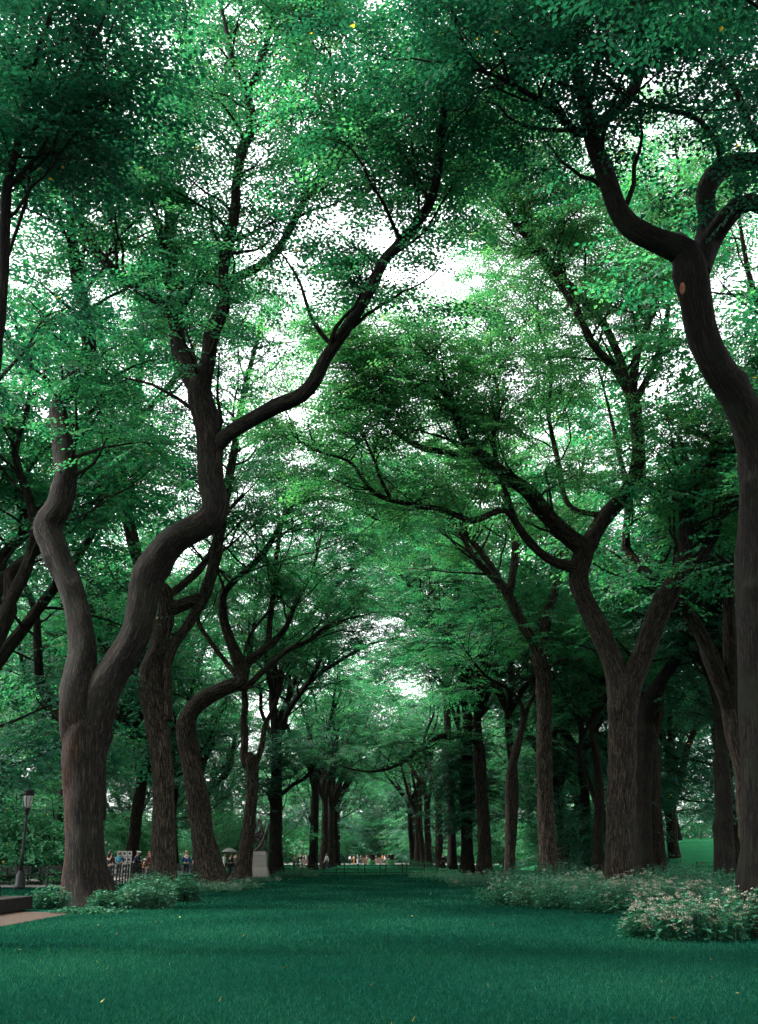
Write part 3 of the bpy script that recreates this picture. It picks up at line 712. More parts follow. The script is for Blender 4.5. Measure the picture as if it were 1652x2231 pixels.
hero('elm_tree', 'dark many limbed elm beyond the right path, near the right edge elm', 62,
     [(1578, 1915, 54), (1577, 1820, 45), (1576, 1720, 40), (1572, 1660, 34), (1570, 1610, 30)],
     [dict(p=[(1571, 1625, 27, 0), (1565, 1545, 23, -.3), (1550, 1482, 20, -.6), (1528, 1426, 17, -1), (1515, 1350, 12, -1.4), (1530, 1250, 7, -1.8)], n2=15, start=.35),
      dict(p=[(1574, 1640, 20, 0), (1592, 1628, 17, .5), (1616, 1604, 14, 1), (1650, 1540, 9, 1.6), (1680, 1440, 5, 2)], n2=12, start=.3),
      dict(p=[(1568, 1580, 24, 0), (1569, 1500, 23, .2), (1570, 1400, 22, .3), (1566, 1315, 22, .4), (1590, 1272, 17, .5), (1602, 1200, 12, .6), (1610, 1080, 6, .6)], n2=16, start=.4),
      dict(p=[(1564, 1322, 16, .4), (1550, 1298, 14, .2), (1530, 1262, 11, -.2), (1520, 1190, 6, -.6)], n2=12, start=.3)],
     24, dens=2.5, longer=1.3, bark=BARK_DARK, leaf=LEAF_DEEP, flare=0.3)

hero('elm_tree', 'slim dark trunk between the straight forked elm and the thick trunked elm', 80,
     [(1303, 1908, 28), (1304, 1820, 23), (1306, 1720, 22), (1300, 1650, 18), (1290, 1595, 14), (1300, 1530, 10)],
     [dict(p=[(1303, 1760, 13, 0), (1275, 1680, 11, .5), (1262, 1632, 10, .8), (1284, 1576, 9, .8), (1317, 1531, 8, .8), (1335, 1460, 5, .8)], n2=12, start=.3),
      dict(p=[(1300, 1540, 10, 0), (1312, 1460, 8, .3), (1290, 1380, 5, .6)], n2=14, start=.1)],
     25, dens=2, longer=1.5, bark=BARK_DARK, flare=0.3)

hero('elm_tree', 'elm rooted beyond the left edge, only its dark upper branches in view', 19,
     [(-115, 2060, 90), (-110, 1800, 76), (-95, 1500, 68), (-70, 1200, 60), (-40, 950, 50), (-12, 760, 40)],
     [dict(p=[(-15, 775, 38, 0), (2, 680, 25, 0), (8, 580, 24, 0), (10, 480, 25, -.1), (14, 405, 22, -.2), (30, 340, 15, -.3), (47, 250, 14, -.4), (57, 195, 13, -.5), (76, 125, 11, -.6), (105, 40, 9, -.7), (130, -60, 6, -.8)], n2=16, start=.35, L2=(1.5, 3)),
      dict(p=[(10, 425, 11, -.2), (50, 372, 10, -.3), (85, 338, 9, -.4), (110, 280, 8, -.5), (140, 210, 7, -.6), (175, 150, 5, -.7), (210, 60, 4, -.8)], n2=10, start=.3, L2=(1.2, 2.4)),
      dict(p=[(9, 585, 10, 0), (40, 490, 9, .3), (60, 425, 8, .5), (70, 360, 7, .6), (110, 300, 5, .8), (190, 240, 4, 1)], n2=6, start=.4, L2=(1, 2)),
      dict(p=[(-30, 900, 30, 0), (-60, 700, 24, .6), (-50, 500, 18, 1), (-20, 300, 13, 1.2), (20, 120, 9, 1.3), (50, -40, 6, 1.4)], n2=18, start=.3, L2=(1.5, 3)),
      dict(p=[(-60, 1100, 26, 0), (-60, 950, 20, 1.2), (-20, 850, 14, 2.2), (30, 790, 9, 3), (80, 740, 5, 3.6)], n2=6, start=.4, L2=(1.2, 2.4))],
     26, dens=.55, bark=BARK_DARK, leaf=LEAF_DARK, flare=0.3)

hero('elm_tree', 'near elm out of view on the right, only its root flare showing past the flowers', 20.5,
     [(1700, 2055, 100), (1712, 1950, 84), (1745, 1700, 78), (1790, 1400, 70), (1830, 1100, 62), (1850, 800, 52)],
     [dict(p=[(1848, 830, 50, 0), (1840, 600, 40, -.5), (1800, 400, 32, -1.5), (1740, 200, 24, -3), (1690, 0, 18, -4.5), (1640, -160, 12, -6)], n2=14, start=.85),
      dict(p=[(1850, 820, 40, 0), (1900, 600, 34, .4), (1920, 400, 26, .6), (1900, 200, 16, .6)], n2=10, start=.4)],
     27, dens=1.2, bark=BARK_DARK, leaf=LEAF_DARK, flare=0.75)

# ------------------------------------------------------------------ elms and bushes further off: a few kinds, copied
def elm_kind(seed, H=26, r=0.55, fork=0.30, nl=4, spread=0.42, n2=15, tpl=TPL_FAR, scale=(0.9, 1.4), leaf=LEAF, bark=BARK, low=0, n3=8, sprays=3):
    rng = np.random.default_rng(seed)
    wood, out = Wood(rng), []
    fh = H * fork
    T = [np.r_[0, 0, -0.3, r * 1.1], np.r_[0, 0, 0, r * 1.08]]
    p = np.zeros(3)
    for k in range(1, 6):
        p = np.array([rng.normal(0, 0.12) + p[0], rng.normal(0, 0.12) + p[1], fh * k / 5])
        T.append(np.r_[p, r * (1 - 0.05 * k)])
    T = smooth_path(T, 0.5)
    wood.tube(T[:, :3], T[:, 3], 14, knobby(rng, 0.08, 0.5, 0.6))
    for k in range(nl):
        az = 2 * math.pi * (k + rng.uniform(-.3, .3)) / nl
        d = np.array([math.cos(az) * spread, math.sin(az) * spread, 1.0])
        pts = [np.r_[p - np.array([0, 0, 0.6]), r * 0.62]]
        q = p.copy()
        L = (H - fh) * rng.uniform(0.85, 1.05)
        n = 8
        for i in range(n):
            dd = d + rng.normal(0, 0.30, 3) * np.array([1, 1, .5])
            dd[2] = max(dd[2], 0.35)
            q = q + dd / np.linalg.norm(dd) * L / n
            pts.append(np.r_[q, r * 0.6 * (1 - (i + 1) / n) + 0.03])
        S = smooth_path(pts, 0.8)
        S[:, 3] = np.maximum(S[:, 3], 0.02)
        wood.tube(S[:, :3], S[:, 3], 9, knobby(rng, 0.08))
        grow(wood, rng, S[:, :3], S[:, 3], n2, 0.22, out, (3.0, 6.5), n3, sprays, 0.12)
    if low:                                       # drooping lower branches
        for k in range(low):
            i = rng.integers(len(T) // 2, len(T) - 1)
            az = rng.uniform(0, 6.28)
            B = walk(rng, T[i, :3], np.array([math.cos(az), math.sin(az), 0.25]), rng.uniform(4, 7), 7, 0.14, -0.02)
            rb = np.linspace(0.11, 0.02, len(B))
            wood.tube(B, rb, 6)
            grow(wood, rng, B, rb, 5, 0.25, out, (1.5, 3.2), 6, sprays, 0.05, zmin=1.6)
    a = np.array(out)
    return wood.mesh('trunk', [bark]), crown_mesh('crown', a[:, :3], rng, tpl, [leaf, bark], scale, dirs=a[:, 3:])

def bush_kind(seed, H=5.0, W=3.2, n=420, leaf=LEAF_FRESH, tpl=TPL_FAR, scale=(0.7, 1.1), stems=7, layered=0.35):
    rng = np.random.default_rng(seed)
    wood, out = Wood(rng), []
    for k in range(stems):
        az = rng.uniform(0, 6.28)
        B = walk(rng, np.array([rng.normal(0, .15), rng.normal(0, .15), -0.1]), np.array([math.cos(az) * .45, math.sin(az) * .45, 1.0]), H * rng.uniform(.7, 1.0), 7, 0.12, 0.02)
        rb = np.linspace(0.05 * H / 4, 0.012, len(B))
        wood.tube(B, rb, 6)
        for j in range(n // stems):
            i = rng.integers(1, len(B) - 1)
            az = rng.uniform(0, 6.28)
            d = np.array([math.cos(az), math.sin(az), rng.uniform(-.15, .3)])
            L = W * rng.uniform(.15, .62) * (1.1 - .5 * i / len(B))
            p = B[i] + d * L + rng.normal(0, .15, 3)
            if p[2] < 0.15: p[2] = rng.uniform(.15, .5)
            out.append(np.r_[p, d])
    a = np.array(out)
    return wood.mesh('trunk', [BARK_DARK]), crown_mesh('crown', a[:, :3], rng, tpl, [leaf, BARK_DARK], scale, droop=0.2, dirs=a[:, 3:])

ELM_K = [elm_kind(101), elm_kind(102, 28, .62, .26, 5, .5, low=3), elm_kind(103, 24, .5, .36, 3, .38, leaf=LEAF_DEEP, bark=BARK_DARK, low=4),
         elm_kind(104, 27, .58, .3, 4, .55, low=5, leaf=LEAF_DEEP), elm_kind(105, 25, .5, .4, 4, .45, leaf=LEAF), elm_kind(106, 22, .42, .18, 5, .6, n2=16, low=9, leaf=LEAF_FRESH)]
ELM_K.append(elm_kind(108, 27, .33, .42, 4, .5))
ELM_K.append(elm_kind(109, 26, .5, .33, 4, .42, n2=11, n3=6))
ELM_SHADE = elm_kind(107, 25, .6, .34, 4, .5, tpl=TPL_NEAR, scale=(.8, 1.25), leaf=LEAF_DARK, n3=8, sprays=2)
BUSH_K = [bush_kind(201), bush_kind(202, 7.5, 5.0, 800, LEAF_FRESH), bush_kind(203, 6.5, 5.0, 700, LEAF_DEEP), bush_kind(204, 3.2, 3.0, 420, LEAF), bush_kind(205, 9.0, 6.0, 1000, LEAF)]

def plant_copy(kindset, name, label, cat, x, y, rz, s=1.0, group=None, z=0.0):
    root = empty(name, (x, y, z), rz)
    root.scale = (s, s, s)
    tag(root, label, cat, group)
    link('trunk', kindset[0], root)
    link('crown', kindset[1], root)
    return root
# rows down the lawn and the woods on both sides: (kind, x, y, rotation, size, label, group)
rng_t = random.Random(5)
LROW, RROW = 'elms of the left row far down the lawn', 'elms of the right row far down the lawn'
ROW = [
    (7, -6.99, 117, 0.3, 1.0, 'pale barked elm at the left end of the far fence', LROW),
    (7, -6.73, 138, 1.9, 1.0, 'pale smooth elm trunk, second along the left row past the far fence', LROW),
    (7, -6.37, 149, 2.7, .95, 'brownish elm trunk, third along the left row past the far fence', LROW),
    (7, -6.99, 163, 4.0, 1.0, 'dark elms closing the far left end of the lawn', LROW),
    (2, -6.73, 178, 5.2, 1.0, 'dark elms closing the far left end of the lawn', LROW),
    (7, -7.26, 192, 0.9, 1.0, 'dark elms closing the far left end of the lawn', LROW),
    (7, 7.61, 138, 2.2, 1.0, 'dark elm trunk past the far V topped elm on the right', RROW),
    (7, 6.73, 150, 3.3, 1.0, 'leaning dark elm with a low crown past the right end of the far fence', RROW),
    (7, 5.84, 168, 1.2, .95, 'brown elm trunk beside the far right flower clumps', RROW),
    (2, 5.66, 184, 5.0, 1.0, 'dark elms closing the far right end of the lawn', RROW),
    (7, 6.02, 198, 0.2, 1.0, 'dark elms closing the far right end of the lawn', RROW),
]
ROW += [
    (6, -9.47, 104, 2.8, 1.1, 'elm behind the dark ivy clad trunk, its crown over the lawn', LROW), (6, 8.76, 108, 1.6, 1.05, 'elm behind the arching branch elm', RROW),
    (6, -6.55, 157, 4.6, 1.2, 'tall elm behind the brownish trunk of the left row', LROW),
    (6, 6.55, 160, 3.9, 1.2, 'tall elm behind the leaning dark elm', RROW),
    
    (6, 12.04, 82, 5.2, 1.12, 'elm hidden behind the straight narrow forked elm', RROW), (6, 9.91, 86, 0.1, 1.15, 'elm hidden behind the thin elm whose top bends back', RROW),
]
for k, x, y, rz, s, lab, grp in ROW:
    plant_copy(ELM_K[k], 'elm_tree', lab, 'tree', x, y, rz, s, grp)
OUTL = 'elms of the row across the left path'
for i, (k, x, y, rz, s, lab) in enumerate([
    (4, -16.8, 44, 0.5, 1.0, 'elm at the left edge behind the lamp post, mostly crown'), (3, -19.5, 52, 2.2, 1.0, 'elm left of the lamp post with a dark low crown'),
    (1, -18.5, 68, 3.9, 1.05, 'dark trunk behind the rust stained elm'), (4, -20.5, 80, 1.0, 1.1, 'leaning trunk behind the art display'),
    (0, -21.5, 98, 5.0, 1.1, 'thin dark trunk right of the art display'), (1, -20, 124, .7, 1.0, 'trunk between the blue coated person and the leaning elm')]):
    plant_copy(ELM_K[k], 'elm_tree', lab, 'tree', x, y, rz, s, OUTL)
for i, (k, x, y, rz, s, lab) in enumerate([
    (0, 34, 46, 0.5, 1.0, 'elm beyond the right edge, only its crown in view'), (0, 18.8, 56, 2.6, 1.2, 'elm behind the right edge elm'),
    (0, 20, 40, 1.1, 1.1, 'elm just outside the right edge, its crown behind the arching limb'),
    (4, 22, 88, 4.4, 1.1, 'elm trunk right of the thick trunked elm, across the path'), (1, 17.5, 104, 1.4, 1.0, 'elm trunk between the two dark ones across the path')]):
    plant_copy(ELM_K[k], 'elm_tree', lab, 'tree', x, y, rz, s, 'elms of the row across the right path')
for k, x, y, rz in [(0, -10.5, 10, 1), (4, -9.5, -8, 3), (0, 10.5, -12, 4), (0, 0, -14, .4), (0, 12, -6, 5)]:  # elms added around the camera to shade the foreground and near crowns
    plant_copy(ELM_SHADE, 'elm_tree', 'elm added near the photographer for its shade, out of the frame', 'tree', x, y, rz, 1.0, 'shade elms added around the photographer')
LW, RW = 'woodland elms beyond the left path', 'woodland elms beyond the right path'
LEFTWOOD = [(3, -32.0, 62, .4, 1.0), (2, -24.8, 84, 1.4, 1.0), (5, -37.6, 88, 2.4, 1.1), (1, -28.8, 104, 3.4, 1.0), (2, -21.6, 118, 4.4, .9), (4, -28.8, 130, 5.4, 1.0), (3, -41.6, 120, .7, 1.1),
            (2, -24.8, 150, 1.7, 1.0), (5, -35.2, 158, 2.7, 1.1), (1, -26.4, 176, 3.7, 1.0), (3, -48.0, 160, 4.7, 1.2), (2, -36.8, 200, 5.7, 1.1), (4, -54.4, 110, .2, 1.1), (2, -24, 92, 1, 1.0), (3, -37, 108, 2, 1.1), (3, -28, 142, 3, 1.1), (2, -38, 136, 4, 1.1), (3, -46, 180, 5, 1.2)]
for i, (k, x, y, rz, s) in enumerate(LEFTWOOD):
    plant_copy(ELM_K[k], 'elm_tree', 'woodland elm among the trees beyond the left path and its people', 'tree', x, y, rz, s, LW)
RIGHTWOOD = [(3, 26.4, 72, 1.1, 1.0), (2, 20.8, 96, 2.1, .95), (1, 28.8, 108, 3.1, 1.0), (5, 21.6, 124, 4.1, .9), (3, 35.2, 92, 5.1, 1.0), (2, 19.2, 142, .1, 1.0), (4, 27.2, 160, 1.2, 1.0), (1, 20.0, 172, 2.2, 1.0),
             (3, 49.6, 108, 3.2, 1.1), (2, 52.8, 168, 4.2, 1.2), (5, 38.4, 190, 5.2, 1.2), (3, 22.4, 200, .6, 1.1), (2, 17.5, 96, 1, 1.0), (3, 29, 90, 2, 1.1), (3, 22, 118, 3, 1.1), (2, 35, 128, 4, 1.1), (2, 40, 150, 5, 1.2)]
for i, (k, x, y, rz, s) in enumerate(RIGHTWOOD):
    plant_copy(ELM_K[k], 'elm_tree', 'woodland elm among the trees beyond the right flower bed', 'tree', x, y, rz, s, RW)
FARWOOD = [(k, x, y) for k, x, y in [(0, -90, 190), (3, -75, 235), (2, -55, 250), (1, -38, 310), (3, -20, 318), (4, -4, 330), (2, 12, 316), (1, 30, 305), (3, 48, 255), (2, 72, 235), (0, 95, 200), (3, 110, 160), (2, -105, 150), (1, 92, 130), (3, -90, 100), (0, -16, 345), (3, 22, 345), (2, -60, 330), (1, 64, 320)]]
FARWOOD += [(5, -13, 218), (5, 12, 222), (3, -8, 262), (5, 9, 258), (2, 1, 285), (5, -22, 240), (5, 21, 250), (3, -3, 300)]
for i, (k, x, y) in enumerate(FARWOOD):
    plant_copy(ELM_K[k], 'elm_tree', 'tree of the distant wood closing the view behind the rows', 'tree', x, y, i * 1.3, 1.15, 'distant wood behind the rows')
BUSHES = [
    (1, -20.5, 62, .3, 1.0, 'bright green layered bush behind the lamp post'), (0, -17.8, 60, 1.3, 1.1, 'fresh green bush right of the rust stained elm'),
    (2, -29, 66, 2.3, 1.2, 'dark leafy thicket at the left edge'), (4, -27, 76, 3.1, 1.0, 'tall green thicket behind the lamp post'),
    (2, -33, 110, .8, 1.3, 'deep green thicket behind the art display'), (1, -30, 135, 1.2, 1.2, 'pale green thicket behind the blue coated person'),
    (1, -14.5, 112, 4.3, 1.0, 'leafy young tree behind the bronze statue'), (4, -12, 104, 5.3, .9, 'pale green small tree right of the dark ivy clad trunk'),
    (2, -22, 160, 0, 1.3, 'dark thicket at the far end of the left path'),
    (2, 19.5, 92, 1.0, 1.2, 'dark thicket behind the thick trunked elm'), (4, 22, 108, 2.0, 1.0, 'green thicket right of the straight narrow forked elm'),
    (1, 35, 92, 3.0, 1.0, 'pale leafed small tree before the sunny rise'), (2, 20, 118, 4.0, 1.2, 'deep thicket seen between the right row trunks'),
    (4, 42, 84, 5.0, 1.0, 'broad green thicket near the right edge'), (1, 16, 135, .5, 1.1, 'light green thicket left of the arching branch elm'),
    (2, 38, 72, .5, 1.0, 'shadowy thicket at the right edge'),
    (1, -2, 300, 0, 1.6, 'pale sunlit thicket behind the far plaza'), (1, 6, 308, 2, 1.5, 'bright thicket right of the far plaza'), (4, -10, 305, 4, 1.4, 'green thicket left of the far plaza'),
]
for i, (k, x, y, s) in enumerate([(4, -48, 140, 1.5), (2, -60, 175, 1.8), (4, -40, 215, 1.6), (1, -52, 220, 1.8), (2, -26, 280, 1.7), (4, -70, 215, 2), (4, -35, 262, 1.8), (2, -46, 270, 2), (4, -60, 95, 1.3), (2, -45, 98, 1.2),
                               (4, 34, 205, 1.8), (2, 22, 230, 1.8), (1, 28, 255, 2), (4, 44, 215, 2), (2, 60, 205, 2), (4, 78, 190, 2.2), (2, 20, 280, 2), (4, 58, 84, 1.3), (2, 80, 140, 1.8), (4, 31, 132, 1.2), (2, 24, 176, 1.4), (4, 92, 110, 1.6), (1, 14, 262, 1.5), (4, -18, 262, 1.5), (2, -14, 250, 2.2), (4, 12, 246, 2.2), (2, 6, 268, 2.4), (4, -6, 274, 2.3), (2, 20, 240, 2.2), (2, -24, 236, 2.2), (4, 1, 288, 2.4), (2, -10, 236, 1.7), (2, 9, 236, 1.6)]):
    BUSHES.append((k, x, y, i * .9, s, 'thicket among the undergrowth that closes the view below the distant trees'))
for k, x, y, rz, s, lab in BUSHES:
    plant_copy(BUSH_K[k], 'bush', lab, 'bush', x, y, rz, s, 'bushes and thickets')

# ------------------------------------------------------------------ stone, iron and cloth
STONE_DARK = plain('weathered_stone', (0.009, 0.008, 0.0068), 0.9, 0.45, 5.0, 0.6, spec=.08)
STONE_SLAB = plain('brown_flagstone', (0.032, 0.022, 0.016), 0.85, 0.35, 6.0, 0.5, spec=.08)
GRANITE = plain('grey_granite', (0.22, 0.20, 0.18), 0.75, 0.30, 30.0, 0.2)
IRON = plain('black_iron', (0.006, 0.0065, 0.0065), 0.55, 0.3, 20.0)
IRON.node_tree.nodes['Principled BSDF'].inputs['Specular IOR Level'].default_value = 0.2
BRONZE = plain('dark_bronze', (0.065, 0.062, 0.055), 0.36, 0.4, 8.0, 0.1, 0.7)
WOOD = plain('dark_bench_wood', (0.030, 0.034, 0.030), 0.6, 0.3, 14.0)
WHITE = plain('white_card', (0.45, 0.44, 0.42), 0.7, 0.05, 6.0)
GLASS = plain('milky_lamp_glass', (0.30, 0.30, 0.27), 0.3, 0.08, 6.0)
PICT = plain('dark_print', (0.06, 0.045, 0.05), 0.6, 0.8, 9.0)

def px(x, y): q = ground(x, y); return q[0], q[1]
def pxY(x, Y): return at(x, 1900, Y)[0][0], Y

# monument base at the left edge: three stacked courses, weathered
pl = empty('stone_plinth', (-12.75, 27.5, 0))
tag(pl, 'stepped monument base of dark stone with a brown sloping bottom slab', 'plinth')
def course(name, x1, y0, y1, z0, z1, m, slope=0.0, x0=-8.0):
    nx, ny = 2, 14
    g = random.Random(name)
    mb = MB()
    v = [(x0, y0, z0), (x1, y0, z0), (x1, y1, z0), (x0, y1, z0), (x0, y0, z1), (x1 - .02, y0, z1 - slope), (x1 - .02, y1, z1 - slope), (x0, y1, z1)]
    mb.add(np.array(v), [(3, 2, 1, 0), (4, 5, 6, 7), (0, 1, 5, 4), (1, 2, 6, 5), (2, 3, 7, 6), (3, 0, 4, 7)])
    o = mb.build(name, m, pl)
    be = o.modifiers.new('bevel', 'BEVEL'); be.width = 0.025; be.segments = 2
    return o
course('slab', 4.85, -6.0, 2.2, -0.15, 0.06, STONE_SLAB, 0.05)
course('lower_block', 3.25, -6.0, 3.4, 0.03, 0.37, STONE_DARK, 0.0)
course('upper_block', 2.45, -6.0, 3.1, 0.367, 0.64, STONE_DARK, 0.0)

# lamp posts
def lamp_parts():
    a = MB()
    a.lathe([(0.26, 0), (0.26, .18), (0.21, .24), (0.19, .62), (0.14, .72), (0.12, .80)], n=8)
    b = MB()
    b.lathe([(0.085, .78), (0.075, 1.6), (0.062, 2.9), (0.058, 3.35)], n=12)
    b.lathe([(0.058, 3.2), (0.095, 3.24), (0.095, 3.30), (0.06, 3.34)], n=12)
    c = MB()
    c.lathe([(0.05, 3.35), (0.13, 3.38), (0.15, 3.46), (0.13, 3.50)], n=12)
    g = MB()
    g.lathe([(0.125, 3.49), (0.17, 3.62), (0.225, 3.86), (0.245, 4.02), (0.235, 4.08)], n=20)
    r = MB()
    for k in range(8):
        an = k * math.pi / 4
        pr = [(0.13, 3.48), (0.178, 3.62), (0.233, 3.86), (0.252, 4.02), (0.245, 4.10)]
        r.tube([(x * math.cos(an), x * math.sin(an), z) for x, z in pr], [.012] * 5, 5)
    r.lathe([(0.25, 4.04), (0.275, 4.08), (0.27, 4.13), (0.24, 4.15)], n=20)
    t = MB()
    t.lathe([(0.25, 4.10), (0.235, 4.18), (0.19, 4.28), (0.10, 4.33), (0.105, 4.36), (0.04, 4.40), (0.03, 4.44), (0.045, 4.49), (0.01, 4.55)], n=20)
    for k in range(8):
        an = (k + .5) * math.pi / 4
        t.ball((0.20 * math.cos(an), 0.20 * math.sin(an), 4.22), (.035, .035, .05), 8, 6)
    return [('base', a, IRON), ('shaft', b, IRON), ('collar', c, IRON), ('globe', g, GLASS), ('cage', r, IRON), ('cap', t, IRON)]
LAMP = None
def lamp(x, y, label):
    global LAMP
    root = empty('lamp_post', (x, y, 0))
    tag(root, label, 'lamp post', 'park lamp posts')
    if LAMP is None: LAMP = [p.build(nm, m, root, True) for nm, p, m in lamp_parts()]
    else:
        for o in LAMP:
            c = o.copy(); c.parent = root; COL.objects.link(c)
q = ground(42, 1938)
lamp(q[0], q[1], 'tall black iron lamp post with a milky bell lantern, near the stone plinth')
lamp(-33.2, 150, 'small far lamp post above the art display')
lamp(-30.8, 190, 'distant lamp post between the two leaning elms')
lamp(-13.7, 200, 'distant lamp post right of the dark ivy clad trunk')

# iron rail fences
def fence(name, label, posts, h, rails, r=0.03, ext=(0, 0)):
    root = empty(name, posts[0])
    tag(root, label, 'fence', 'low iron fences')
    o = np.array(posts[0])
    for p in posts:
        mb = MB()
        mb.lathe([(r * 1.25, -.1), (r, .03), (r, h), (r * 1.5, h + .02), (r * 1.5, h + .06), (r * .4, h + .1)], np.array(p) - o, 8)
        mb.build('post', IRON, root)
    for z in rails:
        mb = MB()
        mb.tube([np.array(p) - o + [0, 0, z] for p in posts], [r * .62] * len(posts), 6)
        mb.build('rail', IRON, root)
xs = [657, 689, 704, 733, 750, 780.5, 795, 828.5, 841, 877, 887, 925]
fence('fence', 'low three rail iron fence with paired posts across the lawn', [(at(x, 1908, 86)[0][0], 86 + (0.35 if i % 2 else -0.1), 0) for i, x in enumerate([640] + xs + [955])], 0.80, (0.22, 0.48, 0.76), 0.045)
fence('fence', 'iron rail fence between the stone plinth and the rust stained elm, along the path end', [(-22.6 + 1.47 * k, 51.8 - .08 * k, 0) for k in range(8)], 0.92, (0.28, 0.58, 0.88), 0.035)
fence('fence', 'iron rail fence receding along the path, between the rust stained and the tall grey elm', [(-12.3 - .22 * k, 51.0 + 1.6 * k, 0) for k in range(14)], 0.92, (0.28, 0.58, 0.88), 0.035)
fence('fence', 'dark iron fence behind the flowers right of the straight narrow forked elm', [(13.2 + 1.9 * k, 66 + .4 * k, 0) for k in range(8)], 0.85, (0.25, 0.52, 0.8), 0.03)
fence('fence', 'small fence at the foot of the sunny rise', [(28 + 2.1 * k, 98 + .5 * k, 0) for k in range(11)], 0.9, (0.3, 0.6, 0.86), 0.03)

# park benches
def bench_parts(L=3.6):
    seat, back = MB(), MB()
    for k in range(5): seat.box((0, -.02 + .10 * k, .45 + .006 * (k - 2) ** 2), (L, .075, .03))
    for k in range(4): back.box((0, .46 + .035 * k, .58 + .105 * k), (L, .03, .08))
    legs = []
    for x in np.linspace(-L / 2 + .12, L / 2 - .12, 4):
        g = MB()
        g.tube([(x, -.02, 0), (x, .02, .22), (x, .0, .42), (x, .22, .43), (x, .42, .44), (x, .50, .66), (x, .60, .98)], [.022] * 7, 6)
        g.tube([(x, .55, 0), (x, .46, .22), (x, .42, .44)], [.022] * 3, 6)
        g.tube([(x, .02, .42), (x, -.05, .60), (x, .12, .67), (x, .50, .66)], [.018] * 4, 6)
        legs.append(g)
    return seat, back, legs
BENCH = None
def bench(x, y, rz, label):
    global BENCH
    root = empty('park_bench', (x, y, 0), rz)
    tag(root, label, 'bench', 'benches along the left path')
    if BENCH is None:
        s_, b_, l_ = bench_parts()
        BENCH = [s_.build('seat', WOOD, root), b_.build('backrest', WOOD, root)] + [g.build('leg', IRON, root) for g in l_]
    else:
        for o in BENCH:
            c = o.copy(); c.parent = root; COL.objects.link(c)
bench(-19.9, 58.5, math.pi, 'slatted bench at the left edge behind the plinth fence')
bench(-16.0, 58.8, math.pi, 'slatted bench between the lamp post and the rust stained elm')
bench(pxY(424, 77)[0], 77.0, math.pi * .96, 'bench with an orange bag behind the blue coated man')

# ------------------------------------------------------------------ statue on its pedestal
sx_, sy_ = at(562, 1912, 78)[0][0], 78.0
pd_ = empty('stone_pedestal', (sx_, sy_, 0))
tag(pd_, 'grey granite pedestal carrying the seated bronze figure', 'pedestal')
def pbox(nm, w0, w1, z0, z1):
    mb = MB(); mb.box((0, 0, (z0 + z1) / 2), (w0, w0, z1 - z0), taper=(w1 / w0, w1 / w0))
    o = mb.build(nm, GRANITE, pd_)
    be = o.modifiers.new('bevel', 'BEVEL'); be.width = 0.015; be.segments = 2
pbox('base_step', 1.55, 1.55, -.05, .16); pbox('plinth', 1.46, 1.40, .162, .42); pbox('base_moulding', 1.36, 1.20, .422, .72)
pbox('die', 1.19, 1.14, .722, 1.48); pbox('cap', 1.17, 1.08, 1.482, 1.74)

def skin_obj(name, pts, edges, radii, m, parent=None, sub=1, root_i=0, loc=None):
    me = bpy.data.meshes.new(name)
    me.from_pydata([tuple(p) for p in pts], edges, [])
    o = link(name, me, parent, loc)
    mo = o.modifiers.new('skin', 'SKIN'); mo.use_smooth_shade = True
    for i, sv in enumerate(me.skin_vertices[0].data):
        rr = radii[i]
        sv.radius = (rr, rr) if np.isscalar(rr) else rr
        sv.use_root = i == root_i
    if sub:
        su = o.modifiers.new('sub', 'SUBSURF'); su.levels = sub; su.render_levels = sub
    me.materials.append(m)
    return o

def hand_pts(w_, d, up):
    """palm end and five unequal curled fingers, for the wrist w_ with forearm direction d"""
    d = np.array(d, float); d /= np.linalg.norm(d)
    s = np.cross(d, up); s /= np.linalg.norm(s)
    n = np.cross(s, d)
    P, E, Rr = [], [], []
    P.append(w_ + d * .07); Rr.append((.030, .018)); E.append((-1, 0))
    for k, L in enumerate((.065, .078, .072, .055)):
        b0 = w_ + d * .085 + s * (k - 1.5) * .020
        i = len(P)
        P += [b0, b0 + d * L * .6 - n * .012, b0 + d * L * .9 - n * .035]
        Rr += [.010, .009, .007]
        E += [(0, i), (i, i + 1), (i + 1, i + 2)]
    i = len(P)
    b0 = w_ + d * .03 - s * .035
    P += [b0, b0 + d * .035 - s * .018, b0 + d * .065 - s * .012 - n * .01]
    Rr += [.012, .010, .008]
    E += [(0, i), (i, i + 1), (i + 1, i + 2)]
    return P, E, Rr

class Fig:
    def __init__(s): s.p, s.e, s.r = [], [], []
    def add(s, p, r, link_=None):
        s.p.append(np.array(p, float)); s.r.append(r)
        if link_ is not None: s.e.append((link_, len(s.p) - 1))
        return len(s.p) - 1
    def hand(s, wi, d, up=(0, 0, 1)):
        P, E, Rr = hand_pts(s.p[wi], d, np.array(up, float) + 1e-3)
        o = len(s.p)
        s.p += P; s.r += Rr
        s.e += [((wi if a < 0 else a + o), b + o) for a, b in E]

